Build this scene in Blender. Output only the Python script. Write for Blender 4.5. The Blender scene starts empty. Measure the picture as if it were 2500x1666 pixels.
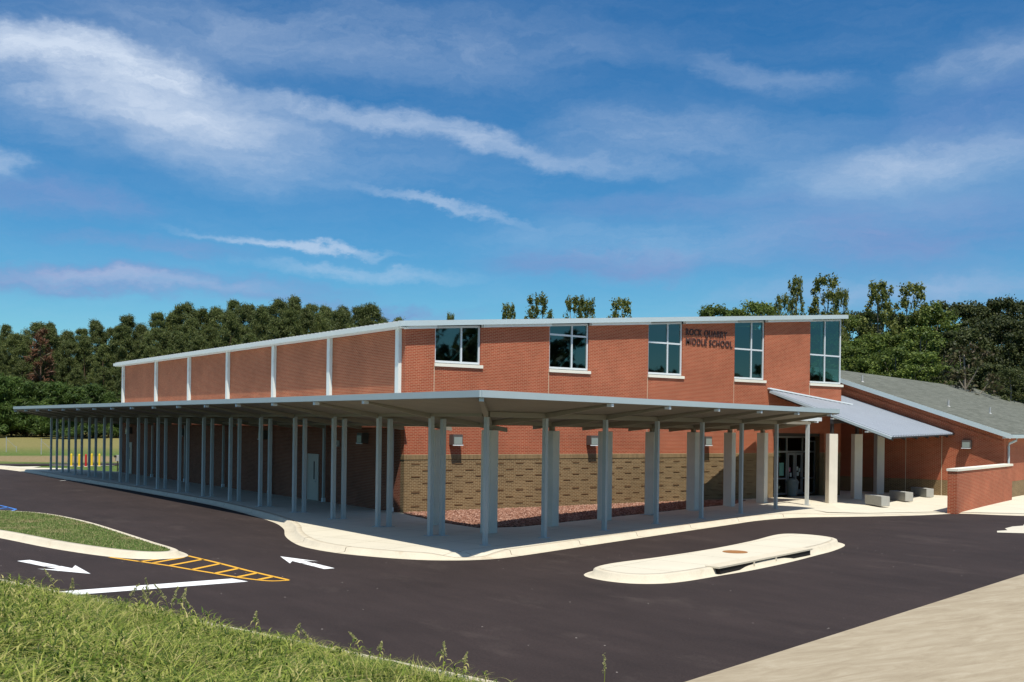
import bpy, bmesh, math, random
import numpy as np
from mathutils import Vector, Matrix
random.seed(7)
RNG = np.random.default_rng(11)
C = bpy.context.scene.collection
sc = bpy.context.scene

# ------------------------------------------------------------------ helpers
def link(o, parent=None):
    C.objects.link(o)
    if parent is not None: o.parent = parent
    return o

class MB:
    """collects simple solids into one mesh"""
    def __init__(s): s.v = []; s.f = []
    def raw(s, vs, fs):
        b = len(s.v); s.v += [tuple(v) for v in vs]; s.f += [tuple(i + b for i in f) for f in fs]; return s
    def box(s, x0, y0, z0, x1, y1, z1):
        return s.raw([(x0,y0,z0),(x1,y0,z0),(x1,y1,z0),(x0,y1,z0),(x0,y0,z1),(x1,y0,z1),(x1,y1,z1),(x0,y1,z1)],
                     [(0,3,2,1),(4,5,6,7),(0,1,5,4),(1,2,6,5),(2,3,7,6),(3,0,4,7)])
    def prism(s, poly, z0, z1):
        """poly counter-clockwise plan polygon; z0/z1 numbers or lists"""
        n = len(poly)
        a = z0 if isinstance(z0, (list, tuple)) else [z0]*n
        b = z1 if isinstance(z1, (list, tuple)) else [z1]*n
        vs = [(p[0],p[1],a[i]) for i,p in enumerate(poly)] + [(p[0],p[1],b[i]) for i,p in enumerate(poly)]
        fs = [tuple(range(n-1,-1,-1)), tuple(range(n,2*n))]
        fs += [(i,(i+1)%n,n+(i+1)%n,n+i) for i in range(n)]
        return s.raw(vs, fs)
    def bar(s, p, q, w, h, up=(0,0,1)):
        """rectangular bar from p to q, axis on the centre of its section"""
        p, q = Vector(p), Vector(q); d = (q-p).normalized(); u = Vector(up)
        if abs(d.dot(u)) > .99: u = Vector((0,1,0))
        r = d.cross(u).normalized()*w/2; u = r.cross(d).normalized()*h/2
        vs = [p-r-u, p+r-u, p+r+u, p-r+u, q-r-u, q+r-u, q+r+u, q-r+u]
        return s.raw(vs, [(0,3,2,1),(4,5,6,7),(0,1,5,4),(1,2,6,5),(2,3,7,6),(3,0,4,7)])
    def tube(s, pts, rads, n=8, cap=True):
        b = len(s.v); pts = [Vector(p) for p in pts]
        for i, p in enumerate(pts):
            d = (pts[min(i+1,len(pts)-1)] - pts[max(i-1,0)]).normalized()
            u = Vector((0,0,1)) if abs(d.z) < .9 else Vector((1,0,0))
            x = d.cross(u).normalized(); y = d.cross(x).normalized(); r = rads[i]
            for k in range(n):
                a = 2*math.pi*k/n; q = p + x*math.cos(a)*r + y*math.sin(a)*r; s.v.append(tuple(q))
        for i in range(len(pts)-1):
            for k in range(n):
                s.f.append((b+i*n+k, b+i*n+(k+1)%n, b+(i+1)*n+(k+1)%n, b+(i+1)*n+k))
        if cap:
            s.f.append(tuple(b+k for k in range(n-1,-1,-1))); s.f.append(tuple(b+(len(pts)-1)*n+k for k in range(n)))
        return s
    def build(s, name, mat, parent=None, smooth=False, bevel=0, loc=None, rot=None):
        me = bpy.data.meshes.new(name); me.from_pydata(s.v, [], s.f)
        bm = bmesh.new(); bm.from_mesh(me); bmesh.ops.recalc_face_normals(bm, faces=bm.faces)
        if bevel:
            bmesh.ops.bevel(bm, geom=[e for e in bm.edges if len(e.link_faces)==2 and e.calc_face_angle(0) > .5], offset=bevel, segments=2, affect='EDGES')
        bm.to_mesh(me); bm.free()
        if smooth:
            for p in me.polygons: p.use_smooth = True
        me.materials.append(mat)
        o = bpy.data.objects.new(name, me)
        if loc: o.location = loc
        if rot: o.rotation_euler = (0,0,rot)
        return link(o, parent)

def sheet(name, poly, z, mat, parent=None):
    me = bpy.data.meshes.new(name)
    me.from_pydata([(p[0],p[1],z) for p in poly], [], [tuple(range(len(poly)))])
    bm = bmesh.new(); bm.from_mesh(me)
    bm.normal_update()
    for f in bm.faces:
        if f.normal.z < 0: f.normal_flip()
    bmesh.ops.triangulate(bm, faces=bm.faces)
    bm.to_mesh(me); bm.free(); me.materials.append(mat)
    return link(bpy.data.objects.new(name, me), parent)

def npmesh(name, V, F, mat, parent=None, smooth=False):
    """V (n,3), F (m,k) arrays"""
    me = bpy.data.meshes.new(name); k = F.shape[1]
    me.vertices.add(len(V)); me.vertices.foreach_set('co', V.astype(np.float32).ravel())
    me.loops.add(F.size); me.loops.foreach_set('vertex_index', F.astype(np.int32).ravel())
    me.polygons.add(len(F)); me.polygons.foreach_set('loop_start', (np.arange(len(F))*k).astype(np.int32))
    me.polygons.foreach_set('loop_total', np.full(len(F), k, np.int32))
    me.update(calc_edges=True); me.materials.append(mat)
    if smooth: me.polygons.foreach_set('use_smooth', np.ones(len(F), bool))
    return link(bpy.data.objects.new(name, me), parent)

def empty(name, loc=(0,0,0), rz=0):
    o = bpy.data.objects.new(name, None); o.location = loc; o.rotation_euler = (0,0,rz); o.empty_display_size = .2
    return link(o)
def tag(o, label=None, cat=None, group=None, kind=None):
    if label: o['label'] = label
    if cat: o['category'] = cat
    if group: o['group'] = group
    if kind: o['kind'] = kind
    return o
KIDS = {}
def kids(o): return [c for c in bpy.data.objects if c.parent == o]
def copy_tree(o, parent=None, kidmap=None):
    c = o.copy(); C.objects.link(c); c.parent = parent
    for ch in (kidmap or kids(o)) if kidmap is not None else kids(o):
        copy_tree(ch, c)
    return c

# ------------------------------------------------------------------ materials
def lin(c):
    return tuple(((x/255)/12.92 if x/255 <= .04045 else ((x/255+.055)/1.055)**2.4) for x in c) + (1,)
class NT:
    def __init__(s, name):
        s.m = bpy.data.materials.new(name); s.m.use_nodes = True; s.t = s.m.node_tree; s.t.nodes.clear()
        s.out = s.n('ShaderNodeOutputMaterial')
    def n(s, typ, **kw):
        nd = s.t.nodes.new(typ)
        for k, v in kw.items():
            if k in nd.inputs.keys(): nd.inputs[k].default_value = v
            else: setattr(nd, k, v)
        return nd
    def l(s, a, b): s.t.links.new(a, b)
    def mix(s, fac, a, b, mode='MIX'):
        m = s.t.nodes.new('ShaderNodeMix'); m.data_type = 'RGBA'; m.blend_type = mode
        for sock, val in ((m.inputs[0], fac), (m.inputs[6], a), (m.inputs[7], b)):
            if hasattr(val, 'is_output'): s.l(val, sock)
            else: sock.default_value = val
        return m.outputs[2]
    def math(s, op, a, b=0., clamp=False):
        m = s.t.nodes.new('ShaderNodeMath'); m.operation = op; m.use_clamp = clamp
        for i, val in ((0,a),(1,b)):
            if hasattr(val, 'is_output'): s.l(val, m.inputs[i])
            else: m.inputs[i].default_value = val
        return m.outputs[0]
    def ramp(s, fac, stops):
        r = s.t.nodes.new('ShaderNodeValToRGB'); e = r.color_ramp.elements
        while len(e) < len(stops): e.new(.5)
        for i, (p, c) in enumerate(stops):
            e[i].position = p; e[i].color = c if len(c) == 4 else tuple(c)+(1,)
        s.l(fac, r.inputs[0]); return r.outputs[0]
    def coord(s, kind='Object'):
        t = s.t.nodes.new('ShaderNodeTexCoord'); return t.outputs[kind]
    def mapping(s, vec, scale=(1,1,1), rot=(0,0,0), loc=(0,0,0)):
        m = s.t.nodes.new('ShaderNodeMapping'); m.inputs['Scale'].default_value = scale
        m.inputs['Rotation'].default_value = rot; m.inputs['Location'].default_value = loc
        s.l(vec, m.inputs['Vector']); return m.outputs[0]
    def noise(s, vec, scale, detail=4, rough=.55, out='Fac', dist=0.):
        n = s.t.nodes.new('ShaderNodeTexNoise'); n.inputs['Scale'].default_value = scale
        n.inputs['Detail'].default_value = detail; n.inputs['Roughness'].default_value = rough
        n.inputs['Distortion'].default_value = dist
        if vec is not None: s.l(vec, n.inputs['Vector'])
        return n.outputs[out]
    def bsdf(s, col, rough=.7, spec=.3, metal=0., bump=None, bstr=.3, bdist=.02, **kw):
        b = s.t.nodes.new('ShaderNodeBsdfPrincipled')
        if hasattr(col, 'is_output'): s.l(col, b.inputs['Base Color'])
        else: b.inputs['Base Color'].default_value = col
        if hasattr(rough, 'is_output'): s.l(rough, b.inputs['Roughness'])
        else: b.inputs['Roughness'].default_value = rough
        b.inputs['Specular IOR Level'].default_value = spec; b.inputs['Metallic'].default_value = metal
        for k, v in kw.items(): b.inputs[k].default_value = v
        if bump is not None:
            bp = s.t.nodes.new('ShaderNodeBump'); bp.inputs['Strength'].default_value = bstr; bp.inputs['Distance'].default_value = bdist
            s.l(bump, bp.inputs['Height']); s.l(bp.outputs[0], b.inputs['Normal'])
        s.l(b.outputs[0], s.out.inputs[0]); return b
M = {}
def g(*c): return tuple(c)+(1,)

def speckle(name, base, var=.15, scale=3., fine=60., rough=.8, spec=.25, bstr=.2, stain=None):
    t = NT(name); co = t.coord()
    a = t.noise(co, scale, 5); b = t.noise(co, fine, 3)
    f = t.math('ADD', t.math('MULTIPLY', t.math('SUBTRACT', a, .5), var*2.4), t.math('MULTIPLY', t.math('SUBTRACT', b, .5), var*1.6))
    f = t.math('ADD', f, 1.)
    m = t.n('ShaderNodeVectorMath', operation='SCALE'); m.inputs[0].default_value = base[:3]; t.l(f, m.inputs['Scale'])
    col = m.outputs[0]
    if stain:
        s = t.ramp(t.noise(co, stain[1], 6, .65), [(stain[2], (0,0,0,1)), (stain[3], (1,1,1,1))])
        col = t.mix(s, col, stain[0])
    t.bsdf(col, rough, spec, bump=b, bstr=bstr, bdist=.01); M[name] = t.m; return t.m

def brick(name, c1, c2, mortar, soldier=False, offx=0., vary=.5):
    t = NT(name); co = t.coord()
    sp = t.n('ShaderNodeSeparateXYZ'); t.l(co, sp.inputs[0])
    u = t.math('ADD', sp.outputs[0], sp.outputs[1])
    cb = t.n('ShaderNodeCombineXYZ')
    if soldier:
        t.l(sp.outputs[2], cb.inputs[0]); t.l(u, cb.inputs[1])
    else:
        t.l(u, cb.inputs[0]); t.l(sp.outputs[2], cb.inputs[1])
    b = t.n('ShaderNodeTexBrick'); t.l(cb.outputs[0], b.inputs['Vector'])
    b.inputs['Scale'].default_value = 1.; b.inputs['Mortar Size'].default_value = .010
    b.inputs['Brick Width'].default_value = .212; b.inputs['Row Height'].default_value = .0675
    b.inputs['Mortar Smooth'].default_value = .15
    b.inputs['Color1'].default_value = c1; b.inputs['Color2'].default_value = c2; b.inputs['Mortar'].default_value = mortar
    b.inputs['Bias'].default_value = 0.
    if soldier: b.offset = 0.
    big = t.noise(co, .55, 5, .6); fine = t.noise(co, 30, 3)
    f = t.math('ADD', t.math('MULTIPLY', t.math('SUBTRACT', big, .5), vary*1.5), t.math('MULTIPLY', t.math('SUBTRACT', fine, .5), .5))
    f = t.math('ADD', f, 1.)
    m = t.n('ShaderNodeVectorMath', operation='SCALE'); t.l(b.outputs['Color'], m.inputs[0]); t.l(f, m.inputs['Scale'])
    # efflorescence: pale mineral bloom
    e = t.ramp(t.noise(co, .9, 6, .7), [(.62, (0,0,0,1)), (.8, (1,1,1,1))])
    col = t.mix(t.math('MULTIPLY', e, .22), m.outputs[0], mortar)
    hb = t.math('SUBTRACT', 1., b.outputs['Fac'])
    t.bsdf(col, .85, .2, bump=hb, bstr=.5, bdist=.006); M[name] = t.m
brick('red_brick', g(.285,.052,.022), g(.365,.074,.034), g(.45,.24,.14))
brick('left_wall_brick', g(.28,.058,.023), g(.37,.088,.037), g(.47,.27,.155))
brick('brown_brick', g(.120,.072,.033), g(.185,.115,.054), g(.33,.255,.145), vary=.45)
brick('shaded_brick', g(.17,.045,.024), g(.25,.075,.04), g(.30,.18,.12))  # brick colour darkened to carry the shade under the side canopy
brick('soldier_brick', g(.15,.095,.042), g(.23,.15,.07), g(.34,.26,.15), soldier=True)
speckle('projecting_brick_mat', g(.14,.083,.040), .2)
speckle('pier_concrete', g(.66,.62,.53), .10, 2.0, 40, .85, .2)
speckle('walk_concrete', g(.60,.555,.44), .09, .8, 30, .9, .15, .1)
speckle('kerb_concrete', g(.58,.52,.40), .14, 1.8, 25, .9, .15, .2, stain=(g(.40,.30,.18), 1.1, .60, .80))
speckle('pad_concrete', g(.58,.54,.44), .09, .5, 30, .9, .15, .1)
speckle('bench_concrete', g(.36,.36,.33), .12, 6, 60, .85, .2)
speckle('post_steel', g(.43,.45,.43), .06, 3, 40, .5, .35, .05)
speckle('fascia_metal', g(.43,.51,.53), .05, 1.2, 20, .45, .4, .03)
speckle('eave_metal', g(.66,.70,.66), .05, 1.2, 20, .5, .35, .03)
speckle('beam_steel', g(.27,.235,.175), .08, 2, 30, .6, .3, .05)
speckle('bracket_metal', g(.72,.76,.76), .05, 2, 30, .5, .35, .03)
speckle('dark_steel', g(.035,.03,.028), .1, 2, 30, .5, .35, .05)
speckle('frame_metal', g(.58,.62,.64), .04, 2, 30, .4, .5, .03)
speckle('sill_stone', g(.74,.71,.60), .05, 3, 40, .8, .2, .05)
speckle('shaded_frame_metal', g(.30,.29,.28), .04, 2, 30, .4, .5, .03)  # darker copy of the frame metal, entrance shade put into its colour
speckle('door_paint', g(.52,.47,.40), .05, 2, 30, .5, .3, .03)
speckle('joint_sealant', g(.58,.48,.34), .05)
speckle('dark_joint', g(.16,.12,.08), .2)
speckle('letter_metal', g(.065,.035,.032), .08, 4, 40, .6, .3)
speckle('lamp_housing', g(.09,.08,.07), .08, 4, 40, .5, .4)
speckle('lamp_lens', g(.26,.30,.27), .06, 4, 60, .25, .5)
speckle('bin_plastic', g(.20,.225,.215), .06, 4, 40, .55, .3)
speckle('bollard_yellow', g(.80,.52,.03), .06, 4, 40, .5, .3)
speckle('bollard_red', g(.50,.02,.02), .06, 4, 40, .5, .3)
speckle('rust_iron', g(.30,.14,.05), .3, 8, 50, .9, .2, .4)
speckle('mat_rubber', g(.02,.015,.015), .2, 4, 40)
speckle('meter_paint', g(.45,.46,.44), .1, 4, 40, .5, .3)
speckle('galvanised', g(.36,.37,.37), .08, 4, 40, .4, .5)
speckle('paper_green', g(.20,.42,.34), .1, 6, 30); speckle('paper_pink', g(.60,.22,.30), .1, 6, 30); speckle('paper_white', g(.62,.64,.58), .1, 6, 30)
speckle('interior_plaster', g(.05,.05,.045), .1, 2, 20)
speckle('bark_pine', g(.13,.085,.06), .3, 3, 20, .95, .1, .6)
speckle('bark_grey', g(.22,.19,.15), .3, 3, 20, .95, .1, .6)
speckle('dark_void', g(.012,.01,.01), .1)

# asphalt
t = NT('asphalt'); co = t.coord()
a = t.noise(co, .22, 5, .6); b = t.noise(co, 90, 2); c = t.noise(t.mapping(co, (1,.22,1), (0,0,.35)), 1.6, 5, .65)
f = t.math('ADD', t.math('ADD', t.math('MULTIPLY', t.math('SUBTRACT', a, .5), .9), t.math('MULTIPLY', t.math('SUBTRACT', b, .5), .9)), t.math('MULTIPLY', t.math('SUBTRACT', c, .5), .7))
m = t.n('ShaderNodeVectorMath', operation='SCALE'); m.inputs[0].default_value = (.0335,.0236,.0212); t.l(t.math('ADD', f, 1.), m.inputs['Scale'])
g2 = t.noise(co, 22, 3, .7)
m2 = t.n('ShaderNodeVectorMath', operation='SCALE'); t.l(m.outputs[0], m2.inputs[0]); t.l(t.math('ADD', .35, t.math('MULTIPLY', g2, 1.3)), m2.inputs['Scale']); m = m2
dust = t.ramp(t.noise(t.mapping(co, (1,.5,1), (0,0,-.5)), .5, 7, .7), [(.56, (0,0,0,1)), (.86, (1,1,1,1))])
col = t.mix(t.math('MULTIPLY', dust, .5), m.outputs[0], g(.12,.095,.08))
v = t.n('ShaderNodeTexVoronoi'); v.inputs['Scale'].default_value = 2.6; t.l(co, v.inputs['Vector'])
peb = t.math('LESS_THAN', v.outputs['Distance'], .045)
pn = t.math('GREATER_THAN', t.noise(co, .8, 2), .52)
col = t.mix(t.math('MULTIPLY', peb, pn), col, g(.40,.36,.32))
t.bsdf(col, .88, .22, bump=b, bstr=.5, bdist=.008); M['asphalt'] = t.m

def paint(name, base, wear):
    t = NT(name); co = t.coord()
    n = t.noise(co, 14, 6, .7); s = t.ramp(n, [(wear, (0,0,0,1)), (wear+.08, (1,1,1,1))])
    t.bsdf(t.mix(t.math('MULTIPLY', s, .55), base, g(.12,.10,.09)), .7, .3, bump=t.noise(co, 80, 2), bstr=.2, bdist=.004); M[name] = t.m
paint('seam_mat', g(.10,.08,.07), .45)
paint('white_paint', g(.80,.81,.80), .66); paint('yellow_paint', g(.72,.38,.035), .62); paint('blue_paint', g(.06,.22,.62), .6)

# sidewalk with joints
def walk(name, base, jx, jy, ang, jcol, w=.012):
    t = NT(name); co = t.mapping(t.coord(), (1,1,1), (0,0,ang))
    a = t.noise(co, .7, 6, .6); b = t.noise(co, 40, 3)
    f = t.math('ADD', 1., t.math('ADD', t.math('MULTIPLY', t.math('SUBTRACT', a, .5), .26), t.math('MULTIPLY', t.math('SUBTRACT', b, .5), .12)))
    m = t.n('ShaderNodeVectorMath', operation='SCALE'); m.inputs[0].default_value = base[:3]; t.l(f, m.inputs['Scale'])
    sp = t.n('ShaderNodeSeparateXYZ'); t.l(co, sp.inputs[0])
    def line(s, p):
        fr = t.math('FRACT', t.math('DIVIDE', t.math('ADD', s, 500.), p)); return t.math('LESS_THAN', fr, w/p)
    jn = t.math('MAXIMUM', line(sp.outputs[0], jx), line(sp.outputs[1], jy))
    st = t.ramp(t.noise(co, .35, 6, .65), [(.55, (0,0,0,1)), (.8, (1,1,1,1))])
    col = t.mix(t.math('MULTIPLY', st, .22), m.outputs[0], g(.40,.34,.25))
    col = t.mix(t.math('MULTIPLY', jn, .75), col, jcol)
    t.bsdf(col, .9, .15, bump=b, bstr=.1, bdist=.005); M[name] = t.m
walk('sidewalk', g(.60,.555,.44), 1.8, 1.8, -.29, g(.22,.17,.11), .02)
walk('plaza', g(.62,.575,.46), 3.4, 3.4, .47, g(.24,.19,.12), .025)

# foreground slab of sandy stone-like concrete
t = NT('sandy_slab'); co = t.mapping(t.coord(), (1,1,1), (0,0,.05))
a = t.noise(t.mapping(co, (.55,2.6,1), (0,0,-.1)), 1.25, 9, .74, dist=.6); b = t.noise(co, 60, 2); bg = t.noise(co, .4, 3)
col = t.ramp(a, [(.26, g(.25,.200,.135)), (.5, g(.335,.280,.195)), (.74, g(.42,.365,.27))])
v = t.n('ShaderNodeTexVoronoi'); v.inputs['Scale'].default_value = 1.3; v.feature = 'F1'; t.l(t.mapping(co, (.6,1.6,1)), v.inputs['Vector'])
f = t.math('ADD', .86, t.math('ADD', t.math('MULTIPLY', b, .2), t.math('MULTIPLY', bg, .12)))
m = t.n('ShaderNodeVectorMath', operation='SCALE'); t.l(col, m.inputs[0]); t.l(f, m.inputs['Scale'])
t.bsdf(m.outputs[0], .9, .15, bump=a, bstr=.25, bdist=.01); M['sandy_slab'] = t.m

# gravel
t = NT('gravel'); co = t.coord()
v = t.n('ShaderNodeTexVoronoi'); v.inputs['Scale'].default_value = 14; t.l(co, v.inputs['Vector'])
sp = t.n('ShaderNodeSeparateColor'); t.l(v.outputs['Color'], sp.inputs[0])
col = t.ramp(sp.outputs[0], [(0., g(.07,.030,.02)), (.35, g(.19,.085,.055)), (.7, g(.29,.145,.10)), (1., g(.45,.28,.21))])
t.bsdf(col, .9, .2, bump=t.math('SUBTRACT', 1., v.outputs['Distance']), bstr=1., bdist=.05); M['gravel'] = t.m

# shingles
t = NT('shingle'); co = t.coord()
b = t.n('ShaderNodeTexBrick'); b.inputs['Scale'].default_value = 1; b.inputs['Brick Width'].default_value = .9; b.inputs['Row Height'].default_value = .14
b.inputs['Mortar Size'].default_value = .006; b.inputs['Color1'].default_value = g(.105,.112,.09); b.inputs['Color2'].default_value = g(.155,.162,.135); b.inputs['Mortar'].default_value = g(.07,.07,.06)
t.l(co, b.inputs['Vector'])
n1 = t.noise(co, 18, 4, .7); n2 = t.noise(co, .5, 4)
f = t.math('ADD', .35, t.math('ADD', t.math('MULTIPLY', n1, .9), t.math('MULTIPLY', n2, .4)))
m = t.n('ShaderNodeVectorMath', operation='SCALE'); t.l(b.outputs['Color'], m.inputs[0]); t.l(f, m.inputs['Scale'])
t.bsdf(m.outputs[0], .92, .15, bump=n1, bstr=.4, bdist=.01); M['shingle'] = t.m

def ribbed(name, base, axis, period, rough=.45, metal=.0, spec=.4, str_=.6, dist=.03):
    t = NT(name); co = t.coord(); sp = t.n('ShaderNodeSeparateXYZ'); t.l(co, sp.inputs[0])
    s = t.math('SINE', t.math('MULTIPLY', sp.outputs[axis], 2*math.pi/period))
    n = t.noise(co, 1.5, 5); f = t.math('ADD', .85, t.math('MULTIPLY', n, .3))
    m = t.n('ShaderNodeVectorMath', operation='SCALE'); m.inputs[0].default_value = base[:3]; t.l(f, m.inputs['Scale'])
    t.bsdf(m.outputs[0], rough, spec, metal, bump=s, bstr=str_, bdist=dist); M[name] = t.m
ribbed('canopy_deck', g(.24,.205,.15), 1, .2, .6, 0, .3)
ribbed('main_roof_metal', g(.45,.47,.47), 1, .4, .5)
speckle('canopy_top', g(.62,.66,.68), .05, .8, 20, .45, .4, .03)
speckle('purple_roof', g(.39,.42,.455), .06, .6, 20, .5, .4, .0)

# glass: sees through to a dark interior and mirrors the sky
def glass(name, tint, refl):
    t = NT(name)
    tr = t.n('ShaderNodeBsdfTransparent'); tr.inputs[0].default_value = tint
    gl = t.n('ShaderNodeBsdfGlossy'); gl.inputs['Roughness'].default_value = .02; gl.inputs['Color'].default_value = (.62,.84,.84,1)
    mx = t.n('ShaderNodeMixShader'); mx.inputs[0].default_value = refl
    t.l(tr.outputs[0], mx.inputs[1]); t.l(gl.outputs[0], mx.inputs[2]); t.l(mx.outputs[0], t.out.inputs[0]); M[name] = t.m
glass('window_glass', (.25,.46,.42,1), .15)
glass('door_glass', (.32,.38,.36,1), .07)

# plants
def leafmat(name, cols, trans=.3, rough=.55, hue=1., objvar=.35):
    t = NT(name); geo = t.n('ShaderNodeNewGeometry'); oi = t.n('ShaderNodeObjectInfo')
    n = len(cols); col = t.ramp(geo.outputs['Random Per Island'], [(i/(n-1) if n > 1 else 0, c) for i, c in enumerate(cols)])
    f = t.math('ADD', 1.-objvar/2, t.math('MULTIPLY', oi.outputs['Random'], objvar))
    m = t.n('ShaderNodeVectorMath', operation='SCALE'); t.l(col, m.inputs[0]); t.l(f, m.inputs['Scale'])
    b = t.n('ShaderNodeBsdfPrincipled'); t.l(m.outputs[0], b.inputs['Base Color']); b.inputs['Roughness'].default_value = rough; b.inputs['Specular IOR Level'].default_value = .3
    tr = t.n('ShaderNodeBsdfTranslucent'); t.l(m.outputs[0], tr.inputs[0])
    mx = t.n('ShaderNodeMixShader'); mx.inputs[0].default_value = trans
    t.l(b.outputs[0], mx.inputs[1]); t.l(tr.outputs[0], mx.inputs[2]); t.l(mx.outputs[0], t.out.inputs[0]); M[name] = t.m
leafmat('pine_needles', [g(.055,.082,.024), g(.105,.135,.036), g(.185,.20,.062)], .35)
leafmat('young_pine_needles', [g(.040,.080,.018), g(.070,.120,.025), g(.12,.17,.038)], .3)
leafmat('dead_needles', [g(.13,.06,.035), g(.20,.09,.045), g(.09,.08,.035)], .3)
leafmat('hardwood_leaves', [g(.055,.092,.020), g(.105,.15,.028), g(.19,.235,.045)], .35)
leafmat('poplar_leaves', [g(.07,.095,.02), g(.13,.155,.032), g(.20,.21,.05)], .35)
leafmat('dark_leaves', [g(.028,.042,.014), g(.055,.07,.02), g(.09,.10,.028)], .3)
leafmat('reddish_leaves', [g(.05,.035,.02), g(.07,.06,.025), g(.05,.065,.02)], .25)
leafmat('weed_blades', [g(.025,.06,.012), g(.10,.16,.022), g(.26,.33,.05), g(.40,.42,.10), g(.55,.47,.21)], .4, .8, objvar=0)
leafmat('turf_blades', [g(.06,.11,.02), g(.13,.18,.04), g(.24,.25,.09), g(.42,.34,.19)], .3, .8, objvar=0)
leafmat('seed_heads', [g(.38,.40,.15), g(.60,.55,.28)], .5, objvar=0)

# ground: lawn / hay field / bare strips by place
t = NT('ground_grass'); co = t.coord('Object')
sp = t.n('ShaderNodeSeparateXYZ'); t.l(co, sp.inputs[0])
n1 = t.noise(co, .25, 6, .65); n2 = t.noise(co, 3, 5, .7); n3 = t.noise(co, 30, 3)
gr = t.ramp(n2, [(.3, g(.045,.085,.020)), (.55, g(.10,.15,.035)), (.8, g(.20,.21,.075))])
hay = t.ramp(n2, [(.3, g(.14,.135,.045)), (.7, g(.25,.215,.085))])
bare = t.ramp(n2, [(.3, g(.20,.135,.07)), (.7, g(.34,.25,.15))])
yy = t.math('ADD', sp.outputs[1], t.math('MULTIPLY', t.math('SUBTRACT', n1, .5), 14))
yy = t.math('ADD', yy, t.math('MULTIPLY', sp.outputs[0], .35))
fy = t.ramp(t.math('DIVIDE', yy, 200.), [(.44, (0,0,0,1)), (.60, (1,1,1,1))])
col = t.mix(fy, gr, hay)
by = t.ramp(t.math('DIVIDE', yy, 200.), [(.325, (0,0,0,1)), (.345, (1,1,1,1)), (.415, (1,1,1,1)), (.435, (0,0,0,1))])
col = t.mix(t.math('MULTIPLY', by, .8), col, bare)
f = t.math('ADD', .7, t.math('MULTIPLY', n3, .6))
m = t.n('ShaderNodeVectorMath', operation='SCALE'); t.l(col, m.inputs[0]); t.l(f, m.inputs['Scale'])
t.bsdf(m.outputs[0], .95, .1, bump=n3, bstr=.6, bdist=.05); M['ground_grass'] = t.m

t = NT('mown_grass'); co = t.coord()
n1 = t.noise(co, .5, 5, .6); n2 = t.noise(co, 7, 5, .75); n3 = t.noise(co, 60, 2)
a = t.ramp(n2, [(.3, g(.04,.075,.018)), (.55, g(.10,.15,.035)), (.75, g(.22,.23,.09))])
col = t.mix(t.ramp(n1, [(.52, (0,0,0,1)), (.68, (1,1,1,1))]), a, g(.28,.22,.12))
f = t.math('ADD', .6, t.math('MULTIPLY', n3, .8)); m = t.n('ShaderNodeVectorMath', operation='SCALE'); t.l(col, m.inputs[0]); t.l(f, m.inputs['Scale'])
t.bsdf(m.outputs[0], .95, .1, bump=n2, bstr=.8, bdist=.06); M['mown_grass'] = t.m
speckle('bank_soil', g(.06,.055,.025), .5, 2, 20, .95, .1, .5)

# ------------------------------------------------------------------ camera
CAM = Vector((-22.11, -38.42, 3.73)); YAW = .62228
cd = bpy.data.cameras.new('camera'); cam = link(bpy.data.objects.new('camera', cd)); sc.camera = cam
fw = Vector((math.sin(YAW), math.cos(YAW), 0)); r0 = Vector((math.cos(YAW), -math.sin(YAW), 0)); up = Vector((0,0,1)); ro = .0129
R_ = r0*math.cos(ro) + up*math.sin(ro); U_ = -r0*math.sin(ro) + up*math.cos(ro)
mt = Matrix((( R_.x, U_.x, -fw.x, CAM.x), (R_.y, U_.y, -fw.y, CAM.y), (R_.z, U_.z, -fw.z, CAM.z), (0,0,0,1)))
cam.matrix_world = mt
cd.sensor_width = 36; cd.lens = 2613/2500*36; cd.shift_y = (1044.3-833)/2500; cd.clip_end = 3000; cd.clip_start = .1

# ------------------------------------------------------------------ light and sky
SD = Vector((.20, .46, -1.)).normalized()          # direction the light travels
sun = bpy.data.lights.new('sun', 'SUN'); sun.energy = 4.9; sun.angle = math.radians(.53); sun.color = (1., .945, .85)
so = link(bpy.data.objects.new('sun', sun)); so.rotation_euler = SD.to_track_quat('-Z', 'Y').to_euler()
ELEV = math.asin(-SD.z); AZ = math.atan2(-SD.x, -SD.y)   # azimuth of the sun measured from +Y towards +X
w = bpy.data.worlds.new('World'); sc.world = w; w.use_nodes = True; nt = w.node_tree; nt.nodes.clear()
class WT(NT):
    def __init__(s): s.t = nt
t = WT()
wo = t.n('ShaderNodeOutputWorld'); bg = t.n('ShaderNodeBackground'); t.l(bg.outputs[0], wo.inputs[0]); bg.inputs['Strength'].default_value = .082
sky = t.n('ShaderNodeTexSky', sky_type='NISHITA'); sky.sun_disc = False; sky.sun_elevation = ELEV; sky.sun_rotation = AZ
sky.air_density = 1.0; sky.dust_density = .3; sky.ozone_density = 2.5; sky.altitude = 200
hs = t.n('ShaderNodeHueSaturation'); hs.inputs['Saturation'].default_value = 1.38; hs.inputs['Value'].default_value = 1.; t.l(sky.outputs[0], hs.inputs['Color'])
d = t.coord('Generated')
spx = t.n('ShaderNodeSeparateXYZ'); t.l(d, spx.inputs[0])
az = t.math('ARCTAN2', spx.outputs[0], spx.outputs[1]); el = t.math('ARCSINE', spx.outputs[2])
cv = t.n('ShaderNodeCombineXYZ'); t.l(az, cv.inputs[0]); t.l(el, cv.inputs[1])
wisp = t.n('ShaderNodeTexNoise'); wisp.inputs['Scale'].default_value = 5; wisp.inputs['Detail'].default_value = 5; t.l(cv.outputs[0], wisp.inputs['Vector'])
wv = t.n('ShaderNodeVectorMath', operation='MULTIPLY_ADD'); t.l(wisp.outputs['Color'], wv.inputs[0]); wv.inputs[1].default_value = (.16,.05,0); t.l(cv.outputs[0], wv.inputs[2])
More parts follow.
